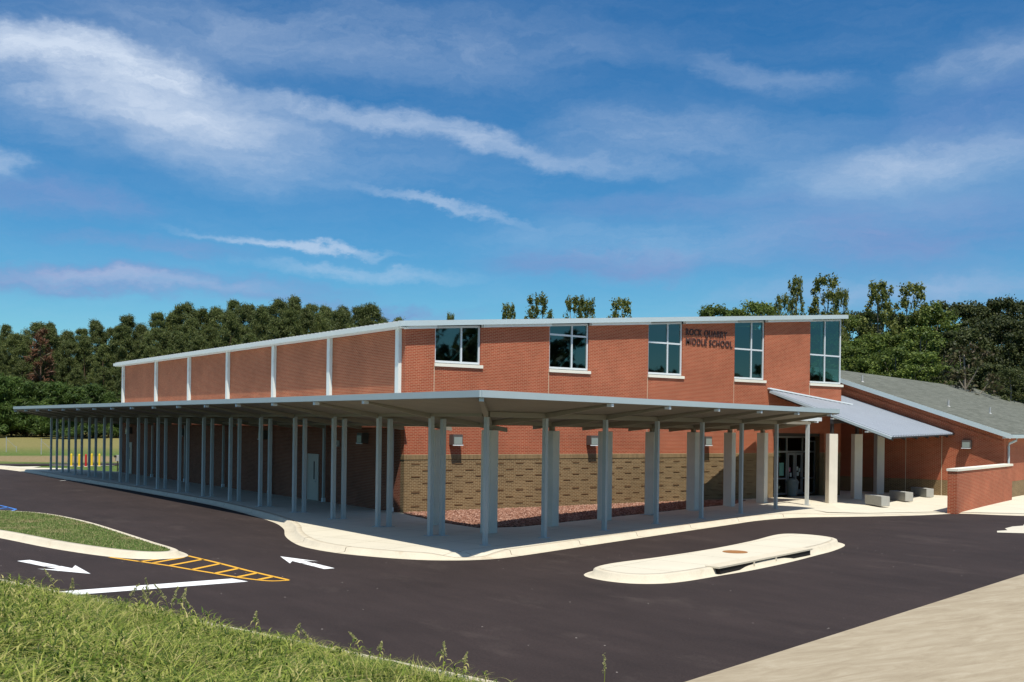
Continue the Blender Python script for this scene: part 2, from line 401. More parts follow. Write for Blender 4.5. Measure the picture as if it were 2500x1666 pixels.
W0 = wv.outputs[0]
w2 = t.n('ShaderNodeTexNoise'); w2.inputs['Scale'].default_value = 26; w2.inputs['Detail'].default_value = 6; w2.inputs['Roughness'].default_value = .65; t.l(t.mapping(cv.outputs[0], (1.,1.8,1)), w2.inputs['Vector'])
wv2 = t.n('ShaderNodeVectorMath', operation='MULTIPLY_ADD'); t.l(w2.outputs['Color'], wv2.inputs[0]); wv2.inputs[1].default_value = (.085,.030,0); t.l(W0, wv2.inputs[2])
W = wv2.outputs[0]
def streaks(ang, sx, sy, scale, lo, hi, loc=(0,0,0)):
    v = t.mapping(W, (sx, sy, 1), (0,0,ang), loc)
    return t.ramp(t.noise(v, scale, 11, .70), [(lo, (0,0,0,1)), (hi, (1,1,1,1))])
s1 = streaks(.20, 1., 3.8, 4.6, .30, .78); s2 = streaks(.04, 1., 4.2, 6.0, .30, .80, (3,1,0)); s3 = streaks(.42, 1., 3.2, 6.0, .34, .82, (7,2,0))
def blob(p, q, width, soft=.0):
    """soft-edged elongated cloud bank between two sky directions (azimuth, elevation)"""
    cx, cy = (p[0]+q[0])/2+.122, (p[1]+q[1])/2+.040; L = math.hypot(q[0]-p[0], q[1]-p[1])/2; a = math.atan2(q[1]-p[1], q[0]-p[0])
    m1 = t.n('ShaderNodeMapping'); m1.vector_type = 'TEXTURE'; m1.inputs['Location'].default_value = (cx,cy,0); m1.inputs['Rotation'].default_value = (0,0,a); m1.inputs['Scale'].default_value = (L*1.25, width, 1)
    t.l(W, m1.inputs['Vector'])
    ln = t.n('ShaderNodeVectorMath', operation='LENGTH'); t.l(m1.outputs[0], ln.inputs[0])
    mr = t.n('ShaderNodeMapRange'); mr.interpolation_type = 'SMOOTHERSTEP'; t.l(ln.outputs['Value'], mr.inputs['Value'])
    mr.inputs['From Min'].default_value = 1.; mr.inputs['From Max'].default_value = soft; return mr.outputs[0]
def acc(lst):
    o = None
    for mask, st, k in lst:
        x = t.math('MULTIPLY', mask, k)
        if st is not None: x = t.math('MULTIPLY', x, t.math('ADD', .28, t.math('MULTIPLY', st, 1.15)))
        o = x if o is None else t.math('ADD', o, x)
    return o
white = acc([
    (blob((.06,.322),(.39,.298),.027,.2), s1, .72), (blob((.36,.300),(.70,.238),.017,.1), s1, .60), (blob((.62,.246),(.80,.226),.016,.0), s3, .38),
    (blob((.05,.300),(.50,.262),.060), s1, .60), (blob((.10,.262),(.60,.240),.060), s2, .36), (blob((.10,.350),(.80,.335),.055), s3, .34),
    (blob((.10,.214),(.20,.210),.022), None, .46), (blob((.29,.170),(.54,.160),.0075), s1, .62), (blob((.45,.222),(.66,.180),.0085), s1, .42),
    (blob((.35,.146),(.60,.140),.010), s2, .38), (blob((.16,.124),(.42,.122),.012), s2, .36), (blob((.62,.262),(.92,.262),.045), s3, .34),
    (blob((.83,.222),(1.12,.238),.034), s2, .42), (blob((.76,.210),(1.2,.225),.060), None, .16), (blob((.93,.300),(1.2,.318),.034), s3, .34),
    (blob((.78,.330),(.92,.300),.020), s3, .22), (blob((.55,.172),(.95,.165),.030), s2, .20), (blob((.80,.118),(1.15,.125),.018), s2, .26)])
hi_az = t.ramp(t.math('ABSOLUTE', t.math('SUBTRACT', az, .62)), [(.5, (0,0,0,1)), (.9, (1,1,1,1))])  # extra cloud to the sides and behind, added to whiten the fill
fib = streaks(.26, 1., 6., 12., .30, .80, (2,5,0))
white = t.math('ADD', white, t.math('MULTIPLY', t.math('MULTIPLY', s1, s2), t.math('ADD', .13, t.math('MULTIPLY', hi_az, .35))))
white = t.math('ADD', white, t.math('MULTIPLY', t.math('MULTIPLY', fib, t.math('ADD', .2, s3)), .09))
white = t.math('MULTIPLY', white, t.math('ADD', .94, t.math('MULTIPLY', fib, .14)), clamp=True)
over = t.n('ShaderNodeMapRange'); t.l(el, over.inputs['Value']); over.inputs['From Min'].default_value = .42; over.inputs['From Max'].default_value = .75  # unseen cloud veil overhead, added to whiten the fill light
white = t.math('MAXIMUM', white, t.math('MULTIPLY', over.outputs[0], t.math('ADD', .22, t.math('MULTIPLY', s3, .35))), clamp=True)
grey = acc([(blob((.06,.121),(.50,.124),.019,.1), s2, 1.05), (blob((.36,.112),(.62,.108),.012), s2, .7), (blob((.57,.150),(.86,.150),.020), s2, .95), (blob((.12,.190),(.30,.184),.028), s1, .70),
            (blob((.18,.158),(.40,.152),.012), s1, .5), (blob((.76,.165),(1.2,.175),.050), s2, .85), (blob((.62,.200),(.95,.200),.018), s2, .45), (blob((.88,.262),(1.2,.268),.045), s2, .50), (blob((.80,.115),(1.2,.12),.035), s2, .6)])
# deepen with height, as a clear September sky does
skc = t.mix(1., hs.outputs[0], (.60,1.02,1.12,1), 'MULTIPLY')
cw = t.mix(t.math('MULTIPLY', white, 1.0, clamp=True), skc, (6.6,7.7,9.4,1))
cg = t.mix(t.math('MULTIPLY', grey, 1.0, clamp=True), skc, (2.1,3.3,6.4,1))
fin = t.mix(t.math('MULTIPLY', white, 1.0, clamp=True), cg, (6.6,7.7,9.4,1))
t.l(fin, bg.inputs['Color'])
sc.view_settings.view_transform = 'Standard'; sc.view_settings.look = 'None'; sc.view_settings.exposure = .17; sc.view_settings.gamma = 1.
sc.cycles.max_bounces = 6; sc.cycles.diffuse_bounces = 3; sc.cycles.glossy_bounces = 3; sc.cycles.transparent_max_bounces = 10
sc.cycles.use_denoising = True; sc.cycles.sample_clamp_indirect = 4

# ------------------------------------------------------------------ terrain
BC = np.array([-17.32,-11.69]); BD = np.array([.266,-.964]); BN = np.array([-.964,-.266])     # kerb line of the near bank: point, along, away from the road
def bank_h(x, y):
    s = (x-BC[0])*BN[0] + (y-BC[1])*BN[1]; a = (x-BC[0])*BD[0] + (y-BC[1])*BD[1]
    s = np.maximum(s-.05, 0)
    return np.where(s > 0, .12 + .178*np.minimum(s, 18), -.03)
def terrain_h(x, y):
    h = bank_h(x, y)
    far = (x+22.11)*.583 + (y+38.42)*.812
    rise = 1.15*np.clip((far-100)/100, 0, 1)**1.3 + .02*np.clip(far-200, 0, 400)
    fade = np.clip((y-(-14))/10, 0, 1)
    return np.where(y > -9, -.03 + rise, h*(1-0) + rise)
def terrain_mesh():
    xs = np.unique(np.concatenate([np.linspace(-1500,-120,12), np.linspace(-120,-40,12), np.arange(-40,6,.5), np.linspace(6,160,40), np.linspace(160,1500,12)]))
    ys = np.unique(np.concatenate([np.linspace(-1500,-120,12), np.linspace(-120,-52,10), np.arange(-52,0,.5), np.linspace(0,260,70), np.linspace(260,1500,12)]))
    X, Y = np.meshgrid(xs, ys); Z = terrain_h(X, Y)
    s = (X-BC[0])*BN[0] + (Y-BC[1])*BN[1]
    lf = np.clip((-9-Y)/4, 0, 1)
    Z = np.where((s > 0) & (Y < -5), -.03 + (Z+.03)*1.0, Z)
    V = np.stack([X, Y, Z], -1).reshape(-1, 3); nx, ny = len(xs), len(ys)
    i = np.arange((ny-1)*(nx-1)); r, c = i//(nx-1), i%(nx-1); k = r*nx+c
    F = np.stack([k, k+1, k+nx+1, k+nx], -1)
    o = npmesh('ground', V, F, M['ground_grass'], smooth=True); tag(o, kind='structure'); return o
terrain_mesh()

# ------------------------------------------------------------------ plan lines
dF = np.array([.959,.2837]); dF /= np.linalg.norm(dF); nF = np.array([-dF[1], dF[0]])
P0 = np.array([-3.80,-11.57])
def cp(tt, n): q = P0 + dF*tt + nF*n; return (float(q[0]), float(q[1]))

KERB = [(-9.5,55.5),(-7.2,54.2),(-5.9,52.9),(-5.4,50.6),(-5.0,45.0),(-4.95,36.3),(-4.6,27.0),(-4.4,16.7),(-4.45,8.5),(-5.2,1.0),(-6.0,-2.4),(-7.05,-5.0),(-7.65,-6.97),(-7.88,-8.4),(-7.72,-10.0),(-7.15,-11.5),(-6.35,-12.65),(-5.2,-13.2),(-3.85,-13.02),(-.34,-11.90),(4.34,-10.42),(9.3,-8.88),(12.25,-8.0),(15.06,-7.85),(18.17,-8.86),(21.17,-9.62),(23.9,-9.95),(25.4,-12.0),(28.5,-14.4),(36.,-15.2),(60.,-12.)]
def smooth_line(pts, n=4, closed=False):
    P = [np.array(p, float) for p in pts]; out = []
    m = len(P)
    rng_ = range(m) if closed else range(m-1)
    for i in rng_:
        p0 = P[(i-1)%m] if closed or i > 0 else P[i]; p1 = P[i]; p2 = P[(i+1)%m]; p3 = P[(i+2)%m] if closed or i+2 < m else P[(i+1)%m]
        for k in range(n):
            u = k/n
            out.append(.5*((2*p1)+(-p0+p2)*u+(2*p0-5*p1+4*p2-p3)*u*u+(-p0+3*p1-3*p2+p3)*u**3))
    if not closed: out.append(P[-1])
    return [(float(q[0]), float(q[1])) for q in out]
def offset(pts, d, closed=False):
    P = np.array(pts); n = len(P); out = []
    for i in range(n):
        a = P[(i-1)%n] if closed or i > 0 else P[i]; b = P[(i+1)%n] if closed or i < n-1 else P[i]
        tdir = b-a; L = np.linalg.norm(tdir); tdir = tdir/(L if L else 1); out.append((P[i][0]-tdir[1]*d, P[i][1]+tdir[0]*d))
    return out
def strip(name, A, B, za, zb, mat, closed=False, parent=None, smooth=False):
    n = len(A); za = za if isinstance(za, list) else [za]*n; zb = zb if isinstance(zb, list) else [zb]*n
    V = np.array([(a[0],a[1],z) for a, z in zip(A, za)] + [(b[0],b[1],z) for b, z in zip(B, zb)]); m = n if closed else n-1
    F = np.array([(i, (i+1)%n, n+(i+1)%n, n+i) for i in range(m)])
    return npmesh(name, V, F, mat, parent, smooth)
def kerb_run(name, line, hs, side, closed=False, width=.17, pan=.32, mat='kerb_concrete'):
    """kerb with sloping face and flat gutter pan; side +1: raised side is on the left of the line"""
    rows = [(offset(line, -side*pan, closed), [.006]*len(line)), (line, [.016]*len(line)), (offset(line, side*.05, closed), [h*.80+.016 for h in hs]),
            (offset(line, side*.09, closed), [h*.97 for h in hs]), (offset(line, side*(.09+width), closed), [h+.004 for h in hs]), (offset(line, side*(.10+width), closed), [-.02]*len(hs))]
    n = len(line); V = []; F = []
    for A, Z in rows: V += [(a[0],a[1],z) for a, z in zip(A, Z)]
    m = n if closed else n-1
    for r in range(len(rows)-1):
        for i in range(m): F.append((r*n+i, r*n+(i+1)%n, (r+1)*n+(i+1)%n, (r+1)*n+i))
    o = npmesh(name, np.array(V), np.array(F), M[mat]); 
    bm = bmesh.new(); bm.from_mesh(o.data); bmesh.ops.recalc_face_normals(bm, faces=bm.faces)
    if sum(f.normal.z for f in bm.faces) < 0:
        bmesh.ops.reverse_faces(bm, faces=bm.faces)
    bm.to_mesh(o.data); bm.free()
    return tag(o, kind='structure')

# road sheet
road = [(-60,-60),(60,-60),(60,-11.5),(28,-13.5),(22,-8.2),(14,-6),(-3,-11),(-4.5,-11.5),(-6.6,-9),(-4.2,1),(-3.9,20),(-4.4,50),(-5.6,53.4),(-9.5,56.2),(-60,57)]
tag(sheet('road', road, .0, M['asphalt']), kind='structure')
tag(sheet('far_road', [(-60,65.5),(40,52.5),(60,49),(60,53),(40,57),(-60,70)], .03, M['asphalt']), kind='structure')
# sidewalk slab
kl = smooth_line(KERB, 4)
kh = []
for (x, y) in kl:
    h = .15
    dd = math.hypot(x+5.3, y+13.2)
    if dd < 1.3: h = .02 + .13*max(0, min(1, (dd-.5)/.8))
    if 14.5 < x < 27: h = .15 - .13*min(1, (x-14.5)/4)
    if x >= 27: h = .02
    if y > 50: h = .15
    kh.append(h)
kerb_run('kerb', kl, kh, +1)
kj = MB(); dist = 0.
for i in range(len(kl)-1):
    a_, b_ = np.array(kl[i]), np.array(kl[i+1]); L_ = float(np.linalg.norm(b_-a_)); dist += L_
    if dist > 3.05 and kh[i] > .1:
        dist = 0.; u_ = (b_-a_)/L_; n_ = np.array([-u_[1],u_[0]]); h_ = kh[i]
        P_ = [(-.30,.0085),(0,.0185),(.05,h_*.8+.0185),(.09,h_*.97+.0025),(.26,h_+.0065)]
        for (n0,z0_),(n1,z1_) in zip(P_,P_[1:]):
            q = [a_+n_*n0-u_*.012, a_+n_*n0+u_*.012, a_+n_*n1+u_*.012, a_+n_*n1-u_*.012]
            kj.raw([(q[0][0],q[0][1],z0_),(q[1][0],q[1][1],z0_),(q[2][0],q[2][1],z1_),(q[3][0],q[3][1],z1_)],[(0,1,2,3)])
tag(kj.build('kerb_joints', M['dark_joint']), kind='structure')
top = offset(kl, .255)
W3 = 1
slab_poly = [p for p in top] + [(60,8),(33,8),(28,.2),(.2,.2),(.2,41.3),(-.8,43.5),(-2.4,49.2),(-3.6,50.4),(-5.0,53.6),(-6.6,55.4),(-8.9,56.6)]
sw = sheet('sidewalk', slab_poly, .15, M['sidewalk'])
# lower the slab where the kerb drops
for v in sw.data.vertices:
    j = min(range(len(top)), key=lambda i: (top[i][0]-v.co.x)**2+(top[i][1]-v.co.y)**2)
    if (top[j][0]-v.co.x)**2+(top[j][1]-v.co.y)**2 < .01: v.co.z = kh[j]
tag(sw, kind='structure')
tag(MB().prism([(-.9,-4.8),(-.9,-6.9),(.66,-7.25),(17.4,-2.3),(19.6,-.9),(19.6,-.03),(-.05,-.03),(-.3,-.9)], .02, .185).build('gravel_bed', M['gravel']), kind='structure')
# loose stones give the bed a broken surface
def stones():
    V = []; F = []
    poly = [(-.9,-4.8),(-.9,-6.8),(.66,-7.15),(17.2,-2.3),(19.0,-.9),(19.0,-.1),(-.05,-.1)]
    def inside(x, y):
        c = False; j = len(poly)-1
        for i in range(len(poly)):
            xi, yi = poly[i]; xj, yj = poly[j]
            if (yi > y) != (yj > y) and x < (xj-xi)*(y-yi)/(yj-yi)+xi: c = not c
            j = i
        return c
    k = 0
    while k < 7000:
        x, y = random.uniform(-1,18), random.uniform(-7.2,-.1)
        if not inside(x, y): continue
        k += 1; r = random.uniform(.025,.055); b = len(V); a = random.random()*3
        for q in range(4): V.append((x+r*math.cos(a+q*1.57)*random.uniform(.7,1.2), y+r*math.sin(a+q*1.57)*random.uniform(.7,1.2), .19))
        V.append((x, y, .19+r*.75)); 
        for q in range(4): F.append((b+q, b+(q+1)%4, b+4))
    return npmesh('gravel', np.array(V), np.array(F), M['gravel_stone'])
t = NT('gravel_stone'); geo = t.n('ShaderNodeNewGeometry')
t.bsdf(t.ramp(geo.outputs['Random Per Island'], [(0., g(.10,.042,.028)), (.5, g(.23,.11,.07)), (1., g(.40,.25,.19))]), .9, .2); M['gravel_stone'] = t.m
tag(stones(), 'reddish crushed stone filling the bed along the brick wall', 'gravel', kind='stuff')

# plaza joints on the entrance court: slightly paler slab
tag(sheet('plaza_paving', [(17.5,-7.6),(19.5,-8.3),(23.2,-9.25),(24.6,-10.4),(27.8,-13.2),(36,-13.9),(58,-11),(58,6),(33.4,2.0),(28.3,.1),(22.5,-.03),(20.6,-.9)], .154, M['plaza']), kind='structure')
for v in bpy.data.objects['plaza_paving'].data.vertices:
    if v.co.y < -7: v.co.z = .045 if v.co.y < -8.2 else .11
tag(sheet('apron', [(16.35,-16.3),(16.97,-15.94),(17.6,-16.0),(18.3,-15.5),(19.4,-15.19),(20.2,-15.2),(20.87,-14.86),(40,-13.9),(40,-30),(24,-24)], .010, M['pad_concrete']), kind='structure')
# sandy slab in the near right corner
e = np.array([5.55+10.74, -23.28+27.11]); e /= np.linalg.norm(e); o0 = np.array([-10.74,-27.11])
sl = [tuple(o0-e*25), tuple(o0+e*60), tuple(o0+e*60+np.array([e[1],-e[0]])*40), tuple(o0-e*25+np.array([e[1],-e[0]])*40)]
tag(sheet('near_paving', sl, .020, M['sandy_slab']), kind='structure')

# ------------------------------------------------------------------ traffic islands
ISL = [(-15.3,-1.0),(-14.6,-4.6),(-13.9,-7.1),(-13.3,-8.4),(-12.75,-8.85),(-12.2,-8.7),(-12.0,-7.9),(-12.0,-6.0),(-11.95,-2.6),(-11.95,1.6),(-12.3,5.4),(-13.0,7.4),(-13.9,8.4),(-15.4,8.6),(-16.6,6.5),(-16.2,2.5)]
il = smooth_line(ISL, 4, True)
gi = empty('grass_island', (-13.9,-1,0)); tag(gi, 'kerbed island of mown grass beside the road at left', 'island')
def adopt(o, p): 
    o.parent = p; o.matrix_parent_inverse = Matrix.Translation(-p.location); return o
k = kerb_run('island_kerb', il, [.16]*len(il), +1, True, .17, .22); adopt(k, gi)
del k['kind']
inner = offset(il, .27, True)
tp = sheet('lawn', inner, .165, M['mown_grass']); adopt(tp, gi)

CI = [(-4.55,-17.5),(-4.75,-18.3),(-4.55,-19.0),(-4.0,-19.35),(-3.2,-19.35),(-1.78,-19.08),(-.24,-18.78),(2.0,-18.15),(4.2,-17.4),(5.6,-16.9),(7.19,-16.1),(7.75,-15.3),(7.75,-14.4),(7.3,-13.85),(6.4,-13.95),(4.17,-14.9),(1.4,-15.85),(-1.39,-16.55),(-3.5,-16.95)]
cl = smooth_line(CI, 4, True)
ci = empty('drain_island', (1.5,-16.6,0)); tag(ci, 'long pale concrete island with a storm drain slot and manhole lid', 'island')
k = kerb_run('island_kerb', cl, [.19]*len(cl), +1, True, .14, .20); adopt(k, ci); del k['kind']
tp = sheet('slab', offset(cl, .23, True), .193, M['kerb_concrete2'] if 'kerb_concrete2' in M else M['sidewalk']); adopt(tp, ci)
# drain inlet along the near side
ia = np.array([-1.75,-19.10]); ib = np.array([4.0,-17.45]); idr = (ib-ia)/np.linalg.norm(ib-ia); inr = np.array([-idr[1], idr[0]]); IL = float(np.linalg.norm(ib-ia))
def ip(s, n): q = ia+idr*s+inr*n; return (float(q[0]), float(q[1]))
adopt(MB().prism([ip(0,-.12),ip(IL,-.12),ip(IL,.30),ip(0,.30)], .17, .215).build('inlet_lintel', M['kerb_concrete']), ci)
adopt(MB().prism([ip(.1,-.09),ip(IL-.1,-.09),ip(IL-.1,.2),ip(.1,.2)], .02, .17).build('drain_opening', M['dark_void']), ci)
for s in (2.0, 3.4):
    adopt(MB().prism([ip(s,-.115),ip(s+.08,-.115),ip(s+.08,.0),ip(s,.0)], .02, .17).build('inlet_support', M['kerb_concrete']), ci)
mh = MB().tube([(1.35,-16.93,.194),(1.35,-16.93,.205)], [.36,.36], 28).build('manhole_lid', M['rust_iron']); adopt(mh, ci)
mh['label'] = 'rusty round manhole lid'

# ------------------------------------------------------------------ road markings
def mark(name, polys, mat, label):
    mb = MB()
    for p in polys:
        n = len(p); mb.raw([(q[0],q[1],.006) for q in p], [tuple(range(n))])
    o = mb.build(name, M[mat]); bm = bmesh.new(); bm.from_mesh(o.data)
    for f in bm.faces:
        if f.normal.z < 0: f.normal_flip()
    bmesh.ops.triangulate(bm, faces=bm.faces); bm.to_mesh(o.data); bm.free()
    tag(o, label, None, None, 'structure'); return o
def arrow(name, tip, tail, hw, hl, sw_, label):
    tip = np.array(tip, float); tail = np.array(tail, float); a = tail-tip; L = np.linalg.norm(a); a /= L; b = np.array([-a[1],a[0]])
    def q(u, v): x = tip+a*u+b*v; return (float(x[0]), float(x[1]))
    polys = [[q(0,0), q(hl*1.0,-hw), q(hl*.72,-sw_), q(hl*1.05,-sw_), q(hl*1.12,sw_), q(hl*.72,sw_), q(hl*1.0,hw)],
             [q(hl*1.11,-sw_), q(L*.78,-sw_), q(L*.80,sw_), q(hl*1.18,sw_)], [q(L*.79,-sw_), q(L,-sw_), q(L,sw_), q(L*.81,sw_)]]
    mark(name, polys, 'white_paint', label)
arrow('road_arrow', (-15.16,-11.05), (-16.0,-7.55), .50, 1.75, .17, 'white painted arrow beside the grass island, pointing to the stop line')
arrow('road_arrow.001', (-9.76,-10.05), (-9.72,-13.1), .42, 1.55, .15, 'white painted arrow by the sidewalk corner, pointing away')
mark('stop_line', [[(-16.62,-13.58),(-16.55,-14.22),(-12.38,-14.22),(-12.52,-13.56)]], 'white_paint', 'broad white stop line reaching the grass bank')
YR = [(-11.93,-8.65),(-11.79,-10.19),(-11.72,-11.28),(-11.66,-12.38),(-11.57,-13.38),(-11.46,-14.42)]
YL = [(-13.86,-7.9),(-13.51,-9.05),(-13.26,-9.82),(-13.02,-10.6),(-12.81,-11.49),(-12.58,-12.37),(-12.34,-13.35),(-12.09,-14.06),(-11.85,-14.42),(-11.46,-14.50)]
hat = []
def seg(a, b, wd):
    a = np.array(a, float); b = np.array(b, float); d_ = b-a; d_ /= np.linalg.norm(d_); n_ = np.array([-d_[1],d_[0]])*wd/2
    return [tuple(a-n_), tuple(b-n_), tuple(b+n_), tuple(a+n_)]
yr = smooth_line(YR, 3); yl = smooth_line(YL, 3)
def ribbon(line, wd):
    A = offset(line, wd/2); B = offset(line, -wd/2)
    return [[A[i], A[i+1], B[i+1], B[i]] for i in range(len(line)-1)]
hat += ribbon(yr, .11) + ribbon(yl, .11)
mark('hatch_outline', hat, 'yellow_paint', 'yellow outline of the hatched wedge after the grass island')
bars = [((-11.82,-9.6),(-13.0,-10.45)),((-11.78,-10.75),(-12.78,-11.5)),((-11.72,-11.9),(-12.52,-12.45)),((-11.65,-12.95),(-12.28,-13.35)),((-11.57,-13.75),(-12.02,-14.02)),((-12.15,-8.95),(-13.2,-9.7)),((-12.75,-8.95),(-13.46,-9.3))]
mark('hatch_bars', [seg(a, b, .15) for a, b in bars], 'yellow_paint', 'yellow bars across the hatched wedge')
mark('accessible_marking', [seg((-12.9,13.2),(-12.72,10.6),.10), seg((-12.72,10.6),(-13.25,9.2),.10), seg((-13.9,11.6),(-12.72,10.6),.10), seg((-13.9,10.4),(-12.8,11.9),.10), seg((-13.5,13.0),(-12.9,13.2),.10), seg((-14,9.3),(-13.25,9.2),.10)], 'blue_paint', 'blue painted parking symbol at the left edge')
mark('far_parking_line', [seg((-5.9,33.0),(-5.3,33.6),.10)], 'white_paint', 'short pale line on the shaded road')

# near kerb of the bank
nk = [tuple(BC+BD*a) for a in np.linspace(-3,26,40)]
o = MB()
A = nk; B = [(p[0]+BN[0]*.14, p[1]+BN[1]*.14) for p in nk]
mbk = MB()
for i in range(len(A)-1):
    mbk.prism([A[i],A[i+1],B[i+1],B[i]], -.02, .115)
tag(mbk.build('near_kerb', M['kerb_concrete']), kind='structure')
# ------------------------------------------------------------------ school building
S1 = empty('school_building', (0,0,0)); tag(S1, 'large brick school hall with sloping metal roof and corner windows', 'building')
RT = lambda x: 8.03 + .0802*x          # roof top
BT = lambda x: RT(x) - .29             # brick top
WX0 = [1.42+6.06*i for i in range(4)] + [25.62]; WW = 2.31
XR = 28.38; SILL = 6.43
wins = [(x, x+WW) for x in WX0[:4]] + [(25.62, XR)]
TH = .30
# front wall: red upper part
fwall = MB()
x = 0.; SF0, SF1 = 22.72, 26.92         # storefront opening
BAND = 2.35
def zpan(mb, x0, x1, z0, z1l, z1r, y0=0., y1=TH):
    mb.raw([(x0,y0,z0),(x1,y0,z0),(x1,y1,z0),(x0,y1,z0),(x0,y0,z1l),(x1,y0,z1r),(x1,y1,z1r),(x0,y1,z1l)],
           [(0,3,2,1),(4,5,6,7),(0,1,5,4),(1,2,6,5),(2,3,7,6),(3,0,4,7)])
SFT = 3.62
fwall.box(0,0,BAND+.2,SF0,TH,SFT); fwall.box(SF1,0,BAND+.2,XR,TH,SFT); fwall.box(0,0,SFT,XR,TH,SILL-.17)
for i, (a, b) in enumerate(wins):
    px = 0. if i == 0 else wins[i-1][1]
    zpan(fwall, px, a, SILL-.17, BT(px), BT(a))
fwall.box(XR-TH, TH, .1, XR, 3.0, SILL-.17)                        # return of the corner
fwall.box(XR-TH, 3.0, .1, XR, 40.9, 9.9)
fwall.build('front_wall', M['red_brick'], S1)
bw = MB(); bw.box(.003,.003,.0,SF0,TH-.003,BAND-.05); bw.box(SF1,.003,.0,XR-.003,TH-.003,BAND-.05)
bw.box(.003,.012,BAND-.05,SF0,TH-.003,BAND); bw.box(SF1,.012,BAND-.05,XR-.003,TH-.003,BAND)
nbase = len(bw.f)
sb = MB(); sb.box(-.014,-.014,BAND,SF0,TH-.004,BAND+.2); sb.box(SF1,-.014,BAND,XR+.014,TH-.004,BAND+.2)
sb.build('soldier_course', M['soldier_brick'], S1)
pb = bw
rows = 7
for r in range(rows):
    z = BAND-.21-r*.262-(.03*r if r > 3 else 0)
    for k in range(-1, 22):
        xx = .35+k*1.07+(.535 if r%2 else 0)
        if xx < .05 or xx > SF0-.6: continue
        pb.box(xx, -.016, z, xx+.40, .004, z+.045)
wb = MB(); wb.v = bw.v; wb.f = bw.f; wbo = wb.build('wall_base', M['brown_brick'], S1); wbo.data.materials.append(M['projecting_brick_mat'])
for k_, pg in enumerate(wbo.data.polygons):
    if k_ >= nbase: pg.material_index = 1
# left wall
YL_ = 40.9
lw = MB(); lw.box(0,TH,3.74,TH,YL_,7.76); lw.build('side_wall', M['left_wall_brick'], S1)
lb = MB(); lb.box(.003,TH,0,TH,YL_,3.74); lb.build('side_wall_shaded', M['shaded_brick'], S1)  # wall below the canopy, its deep shade put into the brick colour
bk = MB(); bk.raw([(TH,YL_-.3,0),(XR-TH,YL_-.3,0),(XR-TH,YL_,0),(TH,YL_,0),(TH,YL_-.3,7.7),(XR-TH,YL_-.3,9.9),(XR-TH,YL_,9.9),(TH,YL_,7.7)], [(0,3,2,1),(4,5,6,7),(0,1,5,4),(1,2,6,5),(2,3,7,6),(3,0,4,7)]); bk.build('rear_wall', M['red_brick'], S1)
# roof
rf = MB(); rf.raw([(-.42,-.30,RT(-.42)-.10),(28.43,-.30,RT(28.43)-.10),(28.43,41.3,RT(28.43)-.10),(-.42,41.3,RT(-.42)-.10),
                   (-.42,-.30,RT(-.42)),(28.43,-.30,RT(28.43)),(28.43,41.3,RT(28.43)),(-.42,41.3,RT(-.42))],
                  [(0,3,2,1),(4,5,6,7),(0,1,5,4),(1,2,6,5),(2,3,7,6),(3,0,4,7)])
rfo = rf.build('roof', M['main_roof_metal'], S1)
# raised seams along the slope, seen as ticks on the eave edge
sm = MB()
for k in range(0, 100):
    y = -.1+k*.415
    sm.bar((-.42,y,RT(-.42)+.02),(28.6,y,RT(28.6)+.02),.03,.05)
sm.build('roof_seams', M['main_roof_metal'], rfo)
MB().tube([(24.0,6.,RT(24)),(24.0,6.,RT(24)+.45)], [.09,.09], 10).build('vent_pipe', M['eave_metal'], rfo)
# front fascia (two steps)
ff = MB(); ff.raw([(-.47,-.36,RT(-.47)-.19),(28.46,-.36,RT(28.46)-.19),(28.46,-.303,RT(28.46)-.19),(-.47,-.303,RT(-.47)-.19),
                   (-.47,-.36,RT(-.47)+.015),(28.46,-.36,RT(28.46)+.015),(28.46,-.303,RT(28.46)+.015),(-.47,-.303,RT(-.47)+.015)],
                  [(0,3,2,1),(4,5,6,7),(0,1,5,4),(1,2,6,5),(2,3,7,6),(3,0,4,7)])
ff.build('front_fascia', M['fascia_metal'], S1)
tr = MB()
for i, (a, b) in enumerate(wins):
    px = -.1 if i == 0 else wins[i-1][1]+.02
    q = a-.02
    tr = MB(); tr.raw([(px,-.20,RT(px)-.30),(q,-.20,RT(q)-.30),(q,-.003,RT(q)-.30),(px,-.003,RT(px)-.30),(px,-.20,RT(px)-.105),(q,-.20,RT(q)-.105),(q,-.003,RT(q)-.105),(px,-.003,RT(px)-.105)],
           [(0,3,2,1),(4,5,6,7),(0,1,5,4),(1,2,6,5),(2,3,7,6),(3,0,4,7)])
    tr.build('fascia_trim', M['bracket_metal'], S1)
# left eave: gutter, soffit
gt = MB(); gt.box(-.475,-.301,7.80,-.403,41.3,7.985); gt.build('eave_gutter', M['eave_metal'], S1)
sf = MB(); sf.box(-.40,-.29,7.765,-.003,41.2,7.80); sf.build('soffit', M['eave_metal'], S1)
# pilasters on the left wall
for i in range(7):
    y = .46+6.43*i if i < 6 else 40.15
    pm = MB(); pm.box(-.15,y-.145,3.95,-.003,y+.145,7.762)
    pl = pm.build('pilaster', M['eave_metal'], S1)
    MB().tube([(-.19,y-.22,6.9),(-.19,y-.22,7.0)], [.03,.03], 6).build('conduit_clip', M['eave_metal'], pl)
